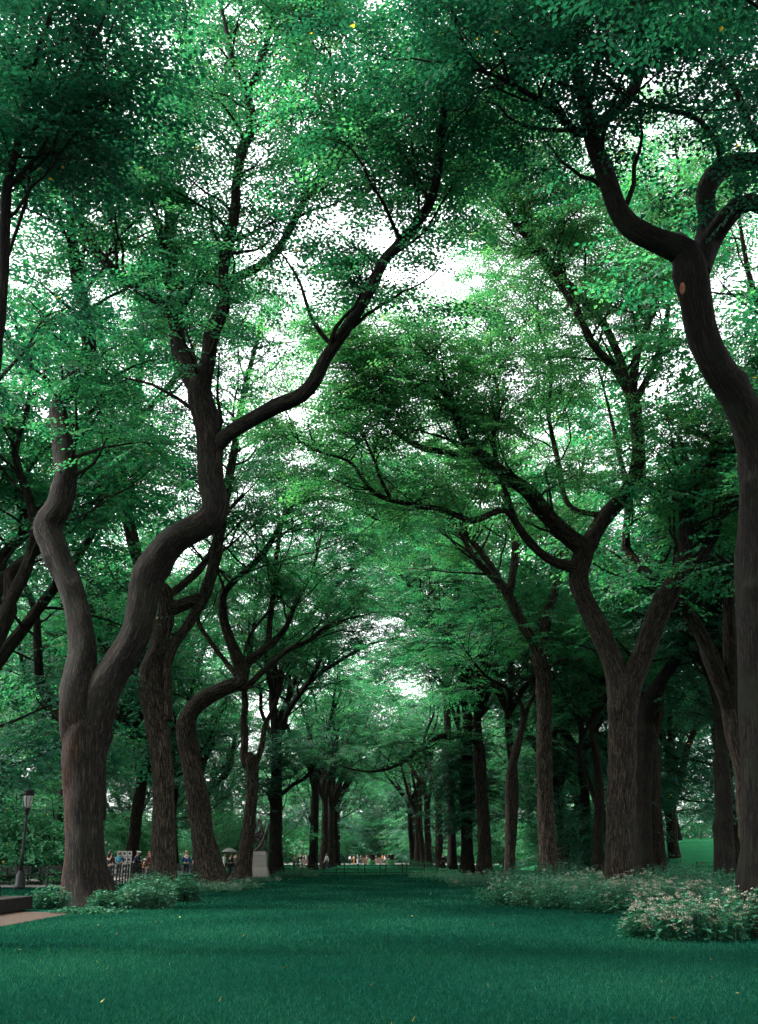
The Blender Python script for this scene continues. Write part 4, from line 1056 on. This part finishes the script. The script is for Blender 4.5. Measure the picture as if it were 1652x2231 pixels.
# the bronze: a seated robed man facing left in a high backed chair
st = empty('bronze_statue', (sx_, sy_, 1.742)); st.scale = (1.62, 1.62, 1.62)
tag(st, 'dark bronze figure of a man seated in a high backed chair, facing left', 'statue')
f = Fig()
pv = f.add((.08, 0, .52), (.17, .17)); sp = f.add((.10, 0, .74), (.16, .15), pv); ch = f.add((.07, 0, .98), (.17, .14), sp); nk = f.add((.02, 0, 1.14), .06, ch)
hd = f.add((-.02, 0, 1.22), .085, nk); f.add((-.03, 0, 1.31), .085, hd); f.add((-.115, 0, 1.235), .022, hd); f.add((-.09, 0, 1.17), .04, hd)
for sgn in (-1, 1):
    hp = f.add((.02, .10 * sgn, .50), .115, pv); kn = f.add((-.42, .14 * sgn, .53), .082, hp); an = f.add((-.36 + .06 * sgn, .13 * sgn, .10), .055, kn); f.add((-.55 + .06 * sgn, .14 * sgn, .04), .042, an)
    sh = f.add((.06, .20 * sgn, 1.03), .085, ch); el = f.add((.0, .27 * sgn, .78), .065, sh); wr = f.add((-.28, .22 * sgn, .74 + .02 * sgn), .042, el); f.hand(wr, (-1, -.1 * sgn, -.15))
skin_obj('figure', f.p, f.e, f.r, BRONZE, st, 2)
hb = MB(); hb.ball((-.015, 0, 1.31), (.10, .088, .07), 14, 9); hb.ball((.05, 0, 1.25), (.055, .08, .09), 12, 8); hb.build('hair', BRONZE, st, True)
rb = MB()                                        # robe falling from the lap to the feet, and the cloak over the chair
for k in range(9):
    y = -.22 + .055 * k
    rb.tube([(.0, y, .60), (-.30, y * 1.05, .60), (-.42, y * 1.1, .48), (-.37 - .02 * (k % 2), y * 1.15, .26), (-.34, y * 1.2, .05)], [.03, .045, .05, .045, .035], 7)
rb.build('robe', BRONZE, st, True)
cb = MB()
cb.box((0, 0, .015), (1.02, .62, .03)); cb.box((.06, 0, .42), (.52, .56, .06))
cb.tube([(.26, 0, .36), (.32, 0, .70), (.40, 0, 1.02), (.43, 0, 1.16)], [.05, .05, .045, .03], 8)
for sgn in (-1, 1):
    cb.tube([(-.22, .27 * sgn, .03), (-.05, .27 * sgn, .09), (.12, .27 * sgn, .30), (.24, .27 * sgn, .60), (.34, .25 * sgn, .92), (.42, .24 * sgn, 1.17)], [.03, .04, .04, .04, .04, .03], 8)
    cb.tube([(.30, .27 * sgn, .03), (.26, .27 * sgn, .25), (.26, .27 * sgn, .42)], [.035, .03, .03], 8)
    cb.tube([(.30, .28 * sgn, .70), (.05, .29 * sgn, .68), (-.20, .29 * sgn, .66), (-.22, .28 * sgn, .42)], [.03, .03, .035, .03], 8)
for k in range(7):
    cb.tube([(.25, -.22 + .073 * k, .42), (.33, -.22 + .073 * k, .85), (.415, -.20 + .067 * k, 1.14)], [.038] * 3, 6)
cb.build('chair', BRONZE, st, True)

# ------------------------------------------------------------------ people
SKIN = plain('skin', (0.42, 0.26, 0.19), 0.55, 0.08, 12)
def cloth(name, c): return plain(name, c, 0.85, 0.18, 18, 0.2)
CL = dict(black=cloth('black_cloth', (.012, .012, .014)), navy=cloth('navy_cloth', (.020, .028, .060)), blue=cloth('blue_cloth', (.018, .050, .150)), red=cloth('wine_red_cloth', (.130, .018, .022)),
          teal=cloth('teal_nylon', (.015, .200, .270)), white=cloth('white_cloth', (.62, .60, .58)), denim=cloth('denim', (.05, .075, .13)), grey=cloth('grey_cloth', (.16, .155, .15)), orange=cloth('orange_cloth', (.55, .19, .04)),
          beige=cloth('beige_cloth', (.42, .35, .27)), green=cloth('olive_cloth', (.05, .065, .03)), pink=cloth('pink_cloth', (.5, .22, .22)))
HAIR = dict(dark=plain('dark_hair', (.012, .009, .008), .5, .3, 30), auburn=plain('auburn_hair', (.14, .045, .02), .5, .3, 30), blond=plain('sandy_hair', (.30, .17, .08), .5, .3, 30), grey=plain('grey_hair', (.3, .29, .28), .5, .3, 30))

def person(x, y, label, rz=0.0, h=1.70, top='navy', low='black', hair='dark', pose='stand', group=None, longhair=False, cap=None, z=0.0, pack=None, face=True):
    """faces -Y when rz = 0"""
    root = empty('person', (x, y, z), rz)
    s = h / 1.72
    root.scale = (s, s, s)
    tag(root, label, 'person', group)
    lean = dict(stand=0.0, lean=.22, arms=0.03, walk=.03, sit=.04)[pose]
    sit = pose == 'sit'
    hz = .14 if sit else .92
    f = Fig()
    pv = f.add((0, 0, hz), (.135, .10)); sp = f.add((0, -lean * .5, hz + .22), (.125, .095), pv); ch = f.add((0, -lean, hz + .42), (.15, .10), sp); nk = f.add((0, -lean * 1.25, hz + .58), .052, ch)
    hd = f.add((0, -lean * 1.4 - .01, hz + .66), (.075, .085), nk); hz2 = f.add((0, -lean * 1.45, hz + .745), (.072, .085), hd); f.add((0, -lean * 1.4 - .105, hz + .675), .016, hd)
    for q in (-1, 1): f.add((.083 * q, -lean * 1.4, hz + .68), .016, hd)
    limbs = []
    for q in (-1, 1):
        st_ = .16 * q if pose == 'walk' else .02 * q
        hp = f.add((.095 * q, 0, hz - .03), .095, pv)
        if sit:
            kn = f.add((.16 * q, -.34, .34), .062, hp); an = f.add((.13 * q, -.52, .06), .045, kn); to = f.add((.14 * q, -.66, .04), .035, an)
        else:
            kn = f.add((.10 * q, -st_ * .8 - .02, .49), .062, hp); an = f.add((.10 * q, -st_ * 1.2 + .05, .085), .043, kn); to = f.add((.11 * q, -st_ * 1.2 - .12, .035), .034, an)
        sh = f.add((.19 * q, -lean, hz + .47), .062, ch)
        if pose in ('arms', 'lean', 'sit'):
            el = f.add((.25 * q, -lean - .08, hz + .20), .046, sh); wr = f.add((.14 * q, -lean - .30, hz + .19 + .03 * q), .031, el); f.hand(wr, (-.3 * q, -1, .1))
        else:
            el = f.add((.25 * q, -lean + .02 + st_ * .5, hz + .19), .046, sh); wr = f.add((.26 * q, -lean - .06 + st_ * .8, hz - .06), .031, el); f.hand(wr, (.02 * q, -.1, -1), (1, 0, 0))
        limbs.append((hp, kn, an, to, sh, el, wr))
    skin_obj('body', f.p, f.e, f.r, SKIN, root, 1)
    def garment(nm, ids, edges, grow_, m):
        P = [f.p[i] for i in ids]; mp = {i: k for k, i in enumerate(ids)}
        Rr = [tuple(np.array(f.r[i] if not np.isscalar(f.r[i]) else (f.r[i],) * 2) + grow_) for i in ids]
        skin_obj(nm, P, [(mp[a], mp[b]) for a, b in edges], Rr, m, root, 1)
    ids, ed = [pv, sp, ch], [(pv, sp), (sp, ch)]
    for hp, kn, an, to, sh, el, wr in limbs: ids += [sh, el, wr]; ed += [(ch, sh), (sh, el), (el, wr)]
    garment('jacket', ids, ed, .020, CL[top])
    ids, ed = [pv], []
    for hp, kn, an, to, *_ in limbs: ids += [hp, kn, an]; ed += [(pv, hp), (hp, kn), (kn, an)]
    garment('trousers', ids, ed, .016, CL[low])
    for hp, kn, an, to, *_ in limbs:
        b = MB(); a_, t_ = f.p[an], f.p[to]
        b.tube([a_ + [0, .05, -.045], a_ + [0, -.03, -.04], t_ + [0, -.02, 0], t_ + [0, -.06, 0]], [.038, .048, .042, .018], 8)
        b.build('shoe', CL['black'], root, True)
    hp_ = f.p[hz2]
    b = MB(); b.ball(hp_ + [0, .022, .022], (.095, .10, .085), 12, 8)
    if longhair: b.tube([hp_ + [0, .06, .03], hp_ + [0, .09, -.12], hp_ + [0, .10, -.30]], [.075, .09, .06], 9)
    else: b.ball(hp_ + [0, .045, -.05], (.08, .065, .08), 10, 7)
    b.build('hair', HAIR[hair], root, True)
    if cap:
        b = MB(); b.ball(hp_ + [0, .005, .05], (.104, .112, .07), 12, 8); b.tube([hp_ + [0, -.08, .05], hp_ + [0, -.19, .03]], [.07, .045], 8); b.build('cap', CL[cap], root, True)
    if face:
        for q in (-1, 1):
            b = MB(); b.ball(f.p[hd] + [.032 * q, -.085, .035], (.013, .009, .008), 8, 6); b.build('eye', CL['black'], root, True)
        b = MB(); b.ball(f.p[hd] + [0, -.088, -.035], (.024, .008, .006), 8, 6); b.build('mouth', CL['red'], root, True)
    if pack:
        c = f.p[ch] * .5 + f.p[sp] * .5
        r2 = empty('backpack', root.location, rz); r2.scale = root.scale
        tag(r2, pack[1], 'backpack')
        b = MB(); b.ball(c + [0, .19, .02], (.17, .11, .26), 14, 10); b.build('pouch', CL[pack[0]], r2, True)
        b = MB(); b.ball(c + [0, .28, -.08], (.12, .05, .11), 12, 8); b.build('pocket', CL[pack[0]], r2, True)
        for q in (-1, 1):
            b = MB(); b.tube([c + [.09 * q, .12, .20], c + [.10 * q, -.04, .27], c + [.11 * q, -.14, .10], c + [.10 * q, .10, -.16]], [.018] * 4, 6); b.build('strap', CL['black'], r2, True)
    return root

person(*pxY(237, 58), 'woman with long dark hair in a black coat, half behind the rust stained elm', 2.6, 1.66, 'black', 'black', 'dark', 'arms', longhair=True)
person(*pxY(259, 77), 'auburn haired person facing the art display', 3.1, 1.66, 'navy', 'black', 'auburn', 'arms', pack=('teal', 'bright teal backpack worn in front of the art display'))
person(*pxY(289, 79), 'stooping person in a white cap and navy jacket by the art display', 1.9, 1.72, 'navy', 'black', 'grey', 'lean', cap='white')
person(*pxY(325, 70), 'woman in a wine red top and black trousers left of the grey elm', 1.2, 1.68, 'red', 'black', 'auburn', 'stand', longhair=True)
person(*pxY(313, 72), 'child in a white hat and orange top beside the wine red top woman', 2.0, 1.22, 'orange', 'denim', 'dark', 'stand', cap='white')
person(*pxY(405, 72), 'man in a blue jacket seen from behind between two leaning elms', 3.4, 1.72, 'blue', 'black', 'blond', 'arms')
person(*pxY(420, 77.4), 'person in pale blue seated beside the orange bag', .4, 1.6, 'denim', 'denim', 'dark', 'sit', z=.32)
person(*pxY(488, 80), 'person in a dark jacket with a white shirt, left of the grey umbrella', 1.5, 1.68, 'white', 'black', 'dark', 'stand')
person(*pxY(501, 80), 'person under the grey umbrella', 2.2, 1.62, 'black', 'black', 'auburn', 'arms')
person(*pxY(512, 82), 'person in green grey at the left flank of the slender curved elm', 2.6, 1.7, 'green', 'black', 'dark', 'walk')
person(*pxY(519, 84), 'person in black walking just behind the slender curved elm', 1.4, 1.7, 'black', 'grey', 'dark', 'walk')
person(*pxY(966, 112), 'auburn haired person in black between two dark trunks on the right', .3, 1.68, 'black', 'black', 'auburn', 'stand')
person(*pxY(1533, 101), 'person in grey sitting before the sunny rise', .5, 1.7, 'grey', 'denim', 'auburn', 'sit')
person(*pxY(1486, 103), 'person in white sitting before the sunny rise', -.5, 1.7, 'white', 'beige', 'blond', 'sit')
crowd = random.Random(9)
tops = ['white', 'beige', 'grey', 'navy', 'pink', 'black', 'red', 'denim', 'orange', 'white', 'black']
for i, xx in enumerate([762, 771, 779, 786, 799, 806, 812, 819, 833, 839, 846, 852]):
    person(*pxY(xx, 206 + crowd.uniform(-7, 9)), 'tiny person in the crowd on the plaza at the far end of the lawn', crowd.uniform(0, 6), crowd.uniform(1.6, 1.8), tops[i % 11], tops[(i * 3 + 5) % 11], crowd.choice(list(HAIR)), crowd.choice(['stand', 'walk', 'arms']), 'crowd on the far plaza', face=False)
for i, xx in enumerate([641, 648, 655, 661, 667, 712, 585, 590]):
    person(*pxY(xx, 134 + crowd.uniform(-9, 12)), 'tiny person in the crowd beyond the left end of the far fence', crowd.uniform(0, 6), crowd.uniform(1.6, 1.8), tops[(i * 2 + 1) % 11], tops[(i * 3 + 3) % 11], crowd.choice(list(HAIR)), crowd.choice(['stand', 'walk', 'arms']), 'crowd beyond the far fence', face=False)
for i, xx in enumerate([8, 18, 34, 44]):
    person(*pxY(xx, 84 + 2.5 * i), ['person in red at the far left edge by the vendor table', 'person in white behind the vendor table', 'person in beige right of the vendor table', 'person in black left of the lamp post'][i], crowd.uniform(0, 6), 1.66, ['red', 'white', 'beige', 'black'][i], 'black', 'dark', 'arms', face=False)

# grey umbrella, orange bag, vendor table, art display
ux, uy = pxY(498, 79.6)
um = empty('umbrella', (ux, uy, 0)); tag(um, 'open grey umbrella held over two people left of the slender curved elm', 'umbrella')
b = MB(); b.lathe([(.02, 1.98), (.20, 1.95), (.40, 1.86), (.56, 1.72), (.55, 1.715), (.39, 1.84), (.19, 1.93), (.02, 1.96)], n=8); b.build('canopy', CL['grey'], um)
b = MB(); b.bar((0, 0, 1.05), (0, 0, 2.06), .010); b.build('shaft', IRON, um)
b = MB(); b.tube([(0, 0, 1.08), (0, 0, .98), (.03, 0, .95), (.06, 0, .98)], [.014] * 4, 6); b.build('handle', WOOD, um)
bx, by = pxY(432, 76.6)
bg_ = empty('bag', (bx, by, .47)); tag(bg_, 'orange bag standing on the bench behind the blue jacketed man', 'bag')
b = MB(); b.box((0, 0, .17), (.44, .22, .34), taper=(.85, .7)); b.build('pouch', CL['orange'], bg_)
b = MB(); b.tube([(-.12, 0, .33), (-.10, 0, .46), (.10, 0, .46), (.12, 0, .33)], [.014] * 4, 6); b.build('handle', CL['orange'], bg_)
tx, ty = pxY(14, 82)
tb = empty('vendor_table', (tx, ty, 0)); tag(tb, 'vendor table under a white cloth at the far left edge', 'table')
b = MB(); b.box((0, 0, .74), (2.0, .8, .04)); b.build('tabletop', CL['white'], tb)
b = MB(); b.box((0, -.41, .52), (2.02, .012, .46)); b.build('cloth', CL['white'], tb)
for xx in (-.9, .9):
    for yy in (-.33, .33):
        b = MB(); b.bar((xx, yy, 0), (xx, yy, .72), .02); b.build('leg', IRON, tb)
for k in range(5):
    b = MB(); b.lathe([(.05, .761), (.10, .80), (.11, .92), (.05, 1.0)], (-.75 + .37 * k, 0, 0), 10)
    tag(b.build('vase', CL[['white', 'beige', 'pink', 'white', 'orange'][k]], None, True, (tx, ty, 0)), ['white pot at the left end of the vendor table', 'beige pot on the vendor table', 'pink pot in the middle of the vendor table', 'white pot right of the pink one on the vendor table', 'orange pot at the right end of the vendor table'][k], 'pot', 'pots on the vendor table')

def art_rack(x, y, rz, label, cols, rows, w_=.36, h_=.40):
    root = empty('art_display', (x, y, 0), rz)
    tag(root, label, 'display', 'picture racks of the street artist')
    fr = MB()
    W, H = cols * w_ * 1.12, rows * h_ * 1.08
    for sx in (-1, 1):
        fr.bar((sx * W / 2, .05, 0), (sx * W / 2, .16, H + .1), .018); fr.bar((sx * W / 2, .75, 0), (sx * W / 2, .16, H + .08), .018)
    for r_ in range(rows + 1): fr.bar((-W / 2, .06 + .1 * r_ / rows, .06 + r_ * H / rows), (W / 2, .06 + .1 * r_ / rows, .06 + r_ * H / rows), .012)
    fr.build('rack', IRON, root)
    g = random.Random(int(x * 10))
    for r_ in range(rows):
        for c in range(cols):
            cx, cz, yy = (c - (cols - 1) / 2) * w_ * 1.12, .08 + (r_ + .5) * H / rows, .02 + .1 * r_ / rows
            b = MB(); b.box((cx, yy, cz), (w_, .02, h_)); p = b.build('print', WHITE, root)
            b = MB(); b.box((cx, yy - .013, cz + .02), (w_ * g.uniform(.4, .62), .008, h_ * g.uniform(.38, .6))); b.build('picture', PICT, p)
art_rack(*pxY(252, 83), -.1, 'rack of white mounted prints before the teal backpack', 4, 3)
art_rack(*pxY(268, 84.5), -.1, 'taller rack of prints rising behind the first one', 3, 4)
art_rack(*pxY(340, 81), .5, 'low rack of white prints beside the wine red top woman', 2, 2, .45, .5)

# far plaza: planters and a low wall
for x, lab in ((-1.2, 'dark planter at the far end of the lawn, left of its twin'), (2.2, 'dark planter at the far end of the lawn, right of its twin')):
    r_ = empty('planter', (x, 199, 0)); tag(r_, lab, 'planter', 'planters on the far plaza')
    b = MB(); b.lathe([(.42, 0), (.5, .1), (.46, .2), (.62, .8), (.70, .86), (.66, .9)], n=14); b.build('pot', STONE_DARK, r_)
    link('crown', BUSH_K[3][1], r_).scale = (.28, .28, .42); r_.children[-1].location = (0, 0, .8)
b = MB(); b.box((0, 0, .55), (5.2, .5, 1.1)); b.box((0, 0, 1.16), (5.5, .66, .12))
tag(b.build('wall', plain('brownstone', (.20, .14, .10), .85, .3, 4), None, False, (-1.0, 232, 0)), 'low brownstone wall across the far plaza', 'wall')

# ------------------------------------------------------------------ flowers, ivy and low bushes
HERB = leaf_mat('herb_leaf', (0.006, 0.045, 0.026), (0.013, 0.085, 0.046), (0.040, 0.150, 0.080), yellow=0.002, trans=0.3)
HERB_PALE = leaf_mat('pale_herb_leaf', (0.014, 0.070, 0.042), (0.032, 0.120, 0.070), (0.080, 0.190, 0.115), yellow=0.01, trans=0.3)
BLOOM = plain('white_blossom', (0.185, 0.172, 0.130), 0.8, 0.15, 30)

def drift(name, label, cat, px_, half, H, seed, flowers=.5, stems=130, leaf=None, depth=None, lsize=.105):
    """a clump of leafy stems with flat white flower heads; px_ is the photo position of its front foot"""
    g = np.random.default_rng(seed)
    x0, y0 = px(*px_)
    dp = depth or half * .8
    y0 += dp
    root = empty(name, (x0, y0, 0)); tag(root, label, cat)
    LV, TV, BV, tint = [], [], [], []
    for i in range(stems):
        a, rr = g.uniform(0, 6.28), math.sqrt(g.uniform(0, 1))
        bx_, by_ = half * rr * math.cos(a), dp * rr * math.sin(a)
        h = H * .88 * (1.0 - .45 * rr ** 2) * g.uniform(.5, 1.2)
        ln = np.array([g.normal(0, .16) + .25 * rr * math.cos(a), g.normal(0, .16) + .25 * rr * math.sin(a), 1.0]) * h
        b0 = np.array([bx_, by_, 0])
        tp = b0 + ln
        for q, r2 in ((b0, .006), (tp, .004)): TV += [q + [r2, 0, 0], q + [-r2 * .5, r2 * .87, 0], q + [-r2 * .5, -r2 * .87, 0]]
        st_t = g.normal(.48, .17)
        nlv = int(11 * h / .8) + 3
        for k in range(nlv):
            t = g.uniform(.12, 1.0)
            az = g.uniform(0, 6.28)
            d = np.array([math.cos(az), math.sin(az), g.uniform(-.35, .45)]); d /= np.linalg.norm(d)
            sd_ = np.cross([0, 0, 1.0], d); sd_ /= np.linalg.norm(sd_)
            nn = np.cross(d, sd_)
            s_ = lsize * g.uniform(.7, 1.35)
            p = b0 + ln * t + d * .02
            LV += [p, p + d * s_ * .45 + sd_ * s_ * .34, p + d * s_ - nn * s_ * .18, p + d * s_ * .45 - sd_ * s_ * .34]
            tint.append(np.clip(st_t + g.normal(0, .17), 0, .97))
        if g.random() < flowers * 1.0 and math.sin(bx_ * 5.1 + seed) * math.sin(by_ * 4.3 + 2 * seed) > .12 - .5 * (flowers - .5):
            for hh in range(g.integers(1, 4)):
                c = tp + np.array([g.normal(0, .05), g.normal(0, .05), g.uniform(-.08, .04)])
                for k in range(g.integers(9, 16)):
                    p = c + np.array([g.normal(0, .035), g.normal(0, .035), g.normal(0, .012)])
                    s_ = g.uniform(.009, .015)
                    u = g.normal(0, 1, 3); u /= np.linalg.norm(u)
                    v = np.cross(u, g.normal(0, 1, 3)); v /= np.linalg.norm(v)
                    BV += [p + u * s_, p + v * s_, p - u * s_, p - v * s_]
    nl, ns = len(LV) // 4, len(TV) // 6
    lf = np.arange(nl * 4).reshape(-1, 4)
    o = (np.arange(ns) * 6 + nl * 4)[:, None]
    tf = np.concatenate([o + np.array([0, 1, 4, 3]), o + np.array([1, 2, 5, 4]), o + np.array([2, 0, 3, 5])])
    link('foliage', mesh_np('foliage', np.array(LV + TV), np.vstack([lf, tf]), [leaf or HERB], None, [('tint', 'FLOAT', 'FACE', np.r_[np.array(tint), np.full(len(tf), .3)])]), root)
    if BV: link('blossoms', mesh_np('blossoms', np.array(BV), np.arange(len(BV)).reshape(-1, 4), [BLOOM]), root)
    return root

FP = 'flowering_plant'
drift(FP, 'low pale clump at the foot of the ivy covered trunk, right of the fence', 'plant', (1002, 1922), 1.5, .7, 1, .25, 150, HERB_PALE)
drift(FP, 'clump with a dark hollow in front of the arching branch elm', 'plant', (1068, 1934), 1.9, .8, 2, .25, 190)
drift(FP, 'pale leafy clump behind the dark hollow, by the thin elm', 'plant', (1105, 1925), 1.6, .8, 3, .2, 160, HERB_PALE)
drift(FP, 'mound with white heads along its left edge, first in the right bed', 'plant', (1140, 1975), 1.15, .95, 4, .35, 230)
drift(FP, 'leafy mound in front of the straight narrow forked elm', 'plant', (1200, 1978), 1.1, 1.0, 5, .12, 230, HERB_PALE)
drift(FP, 'dark leafy mound between the straight elm and the thick trunked elm', 'plant', (1268, 1984), 1.1, .98, 6, .08, 240)
drift(FP, 'dense white flower patch at the left foot of the thick trunked elm', 'plant', (1290, 1948), 1.2, .95, 7, .9, 220, HERB_PALE)
drift(FP, 'leafy mound before the thick trunked elm with a few white heads', 'plant', (1345, 1992), 1.0, .85, 8, .18, 230)
drift(FP, 'low flowers right at the foot of the thick trunked elm', 'plant', (1352, 1958), 1.1, .6, 9, .7, 150)
drift(FP, 'white flowered mound just right of the thick trunked elm', 'plant', (1412, 1990), 1.1, .95, 10, .85, 250)
drift(FP, 'flowers behind the white flowered mound, by the half hidden dark trunk', 'plant', (1440, 1958), 1.6, .95, 11, .7, 220)
drift(FP, 'richly flowering mound jutting out onto the lawn', 'plant', (1480, 2048), .85, .75, 12, .8, 260)
drift(FP, 'richly flowering mound beside the jutting one, near the right edge', 'plant', (1545, 2054), .85, .75, 13, .75, 260)
drift(FP, 'flowering mound at the right edge by the root flare', 'plant', (1618, 2046), .8, .95, 14, .65, 240)
drift(FP, 'flowers filling the middle of the right bed', 'plant', (1500, 1998), 1.1, .9, 15, .75, 260)
drift(FP, 'flowers behind the right edge mounds, before the huge dark elm', 'plant', (1590, 1996), 1.1, .95, 16, .6, 250)
drift(FP, 'small sprig of white flowers alone on the lawn edge', 'plant', (1424, 2036), .3, .32, 17, .9, 26)
drift('shrub', 'rounded green shrub behind the flowers, before the sunny rise', 'shrub', (1470, 1940), 1.7, 1.25, 18, 0, 300)
drift('shrub', 'wide dark green shrub left of the huge dark elm', 'shrub', (1535, 1950), 1.6, 1.2, 19, .05, 300)
drift('shrub', 'dusky shrub in front of the huge dark elm trunk', 'shrub', (1612, 1962), 1.4, 1.15, 20, .15, 280)
drift('shrub', 'green shrub filling the gap beyond the thick trunked elm', 'shrub', (1240, 1930), 2.4, 1.3, 21, .05, 320)
drift('shrub', 'broad leafy shrub beyond the bed, between straight elm and thin elm', 'shrub', (1150, 1921), 2.4, 1.1, 22, .1, 300)
drift('shrub', 'leafy shrub between plinth and rust stained elm', 'shrub', (100, 1982), .5, .7, 23, .05, 150)
drift('ivy', 'low ivy around the foot of the rust stained elm', 'ivy', (185, 1992), 1.0, .2, 24, 0, 130, depth=.4)
drift('shrub', 'mixed leafy shrub with pale flowers right of the rust stained elm', 'shrub', (310, 1982), .75, .95, 25, .12, 260, HERB_PALE)
drift('shrub', 'fresh green shrub at the left foot of the tall grey elm', 'shrub', (322, 1962), 1.0, 1.0, 26, .05, 220)
drift('shrub', 'upright green shrub at the right foot of the tall grey elm', 'shrub', (392, 1968), .55, 1.0, 27, .03, 230)
drift(FP, 'pale low flowers left of the leaning elbow elm', 'plant', (428, 1946), 1.3, .5, 28, .4, 150, HERB_PALE)
drift(FP, 'low flowers at the foot of the leaning elbow elm', 'plant', (470, 1945), .9, .4, 29, .6, 110, HERB_PALE)
drift(FP, 'low flowers between the leaning elbow elm and the slender elm', 'plant', (508, 1938), 1.2, .5, 30, .45, 130, HERB_PALE)
drift(FP, 'pale weeds at the foot of the granite pedestal', 'plant', (566, 1922), 1.1, .4, 31, .4, 120, HERB_PALE)
drift('shrub', 'low dark rounded shrub at the left end of the far fence', 'shrub', (645, 1913), 1.5, .8, 32, 0, 260)
drift(FP, 'white flecked clump by the right end of the far fence', 'plant', (950, 1914), 1.8, .7, 33, .35, 170)
drift('shrub', 'low hedge like shrub in the distance on the right row', 'shrub', (905, 1893), 2.6, 1.2, 34, 0, 300)
drift('shrub', 'mossy tussock against the right foot of the rust stained elm', 'shrub', (222, 1984), .42, .55, 35, 0, 140, depth=.3)

# ------------------------------------------------------------------ grass
GRASS = leaf_mat('grass_blade', (0.0009, 0.018, 0.0115), (0.0022, 0.034, 0.0215), (0.018, 0.094, 0.055), yellow=0.001, trans=0.3, rough=.8, spec=.03)
gg = np.random.default_rng(77)
def grass_zone(n, y0, y1, hgt, wid):
    y = y0 + (y1 - y0) * gg.random(n)
    keep_ = gg.random(n) < (y / y1) * .5 + .5
    y = y[keep_]; n = len(y)
    x = (gg.random(n) * 2 - 1) * np.minimum(.43 * y + 3.5, 16 + 0 * y)
    ok = ~((x < -7.85) & (y > 20) & (y < 31)) & ~((x < -12.4 - .14 * np.clip(y - 51, 0, 24)) & (y > 51.5)) & ~((x > 15.5) & (y > 60))
    x, y = x[ok], y[ok]; n = len(x)
    patch = .5 + .25 * np.sin(x * .9 + 1.3 * np.sin(y * .35)) * np.sin(y * .55 + .8 * np.sin(x * .6))
    h = hgt * gg.uniform(.5, 1.25, n); a = gg.uniform(0, 6.28, n); w_ = wid * gg.uniform(.6, 1.3, n)
    lx, ly = gg.normal(0, .5, n) * h, gg.normal(0, .5, n) * h
    P = np.stack([x, y, np.zeros(n)], 1)
    D = np.stack([np.cos(a) * w_ / 2, np.sin(a) * w_ / 2, np.zeros(n)], 1)
    V = np.stack([P - D, P + D, P + np.stack([lx, ly, h], 1)], 1)
    t = np.clip(.45 + (patch - .5) * .9 + gg.normal(-.06, .25, n), 0, .98)
    t[gg.random(n) < .0002] = 1.0
    return V.reshape(-1, 3), t
Z = [grass_zone(240000, 8.5, 18, .05, .0065), grass_zone(200000, 17, 34, .06, .012), grass_zone(130000, 32, 62, .07, .028), grass_zone(80000, 58, 110, .08, .06), grass_zone(40000, 105, 195, .10, .12)]
gv = np.concatenate([z[0] for z in Z]); gt = np.concatenate([z[1] for z in Z])
GRASS_LIT = leaf_mat('lit_far_grass', (0.003, 0.055, 0.032), (0.012, 0.110, 0.062), (0.045, 0.190, 0.110), yellow=.001, trans=.3, rough=.8, spec=.03)
beyond = (gv[::3, 1] > 87 + 2 * np.sin(gv[::3, 0])).astype(int)      # past the fence the open light is put into a paler blade colour
tag(link('grass', mesh_np('grass', gv, np.arange(len(gv)).reshape(-1, 3), [GRASS, GRASS_LIT], beyond, [('tint', 'FLOAT', 'FACE', gt)])), kind='stuff')

# yellow fallen leaves lying on the lawn
YL = plain('fallen_leaf_yellow', (.24, .17, .035), .7, .45, 2.0)
g = np.random.default_rng(31)
FV = []
for k in range(38):
    y = g.uniform(9.5, 45); x = g.uniform(-1, 1) * min(.37 * y, 11)
    if x < -7.6 and 20 < y < 31: continue
    a = g.uniform(0, 6.28); s_ = g.uniform(.02, .042)
    d, e = np.array([math.cos(a), math.sin(a), g.normal(0, .3)]), np.array([-math.sin(a), math.cos(a), g.normal(0, .3)])
    p = np.array([x, y, .055])
    FV += [p - d * s_, p + e * s_ * .6, p + d * s_ + [0, 0, .01], p - e * s_ * .6]
tag(link('fallen_leaves', mesh_np('fallen_leaves', np.array(FV), np.arange(len(FV)).reshape(-1, 4), [YL])), kind='stuff')

# the sawn off branch scar on the big right-hand elm
sc_p, t_ = at(1487, 628, 24.9)
b = MB(); b.lathe([(.001, .03), (.10, .03), (.125, .01), (.13, -.08)], n=18)
o = b.build('pruning_scar', plain('cut_wood', (.13, .05, .022), .8, .3, 14, .3), R1)
o.location = Vector(sc_p) - R1.location
o.scale = (.55, 1.3, .5)
o.rotation_euler = (math.pi / 2 + .25, .15, -.35)
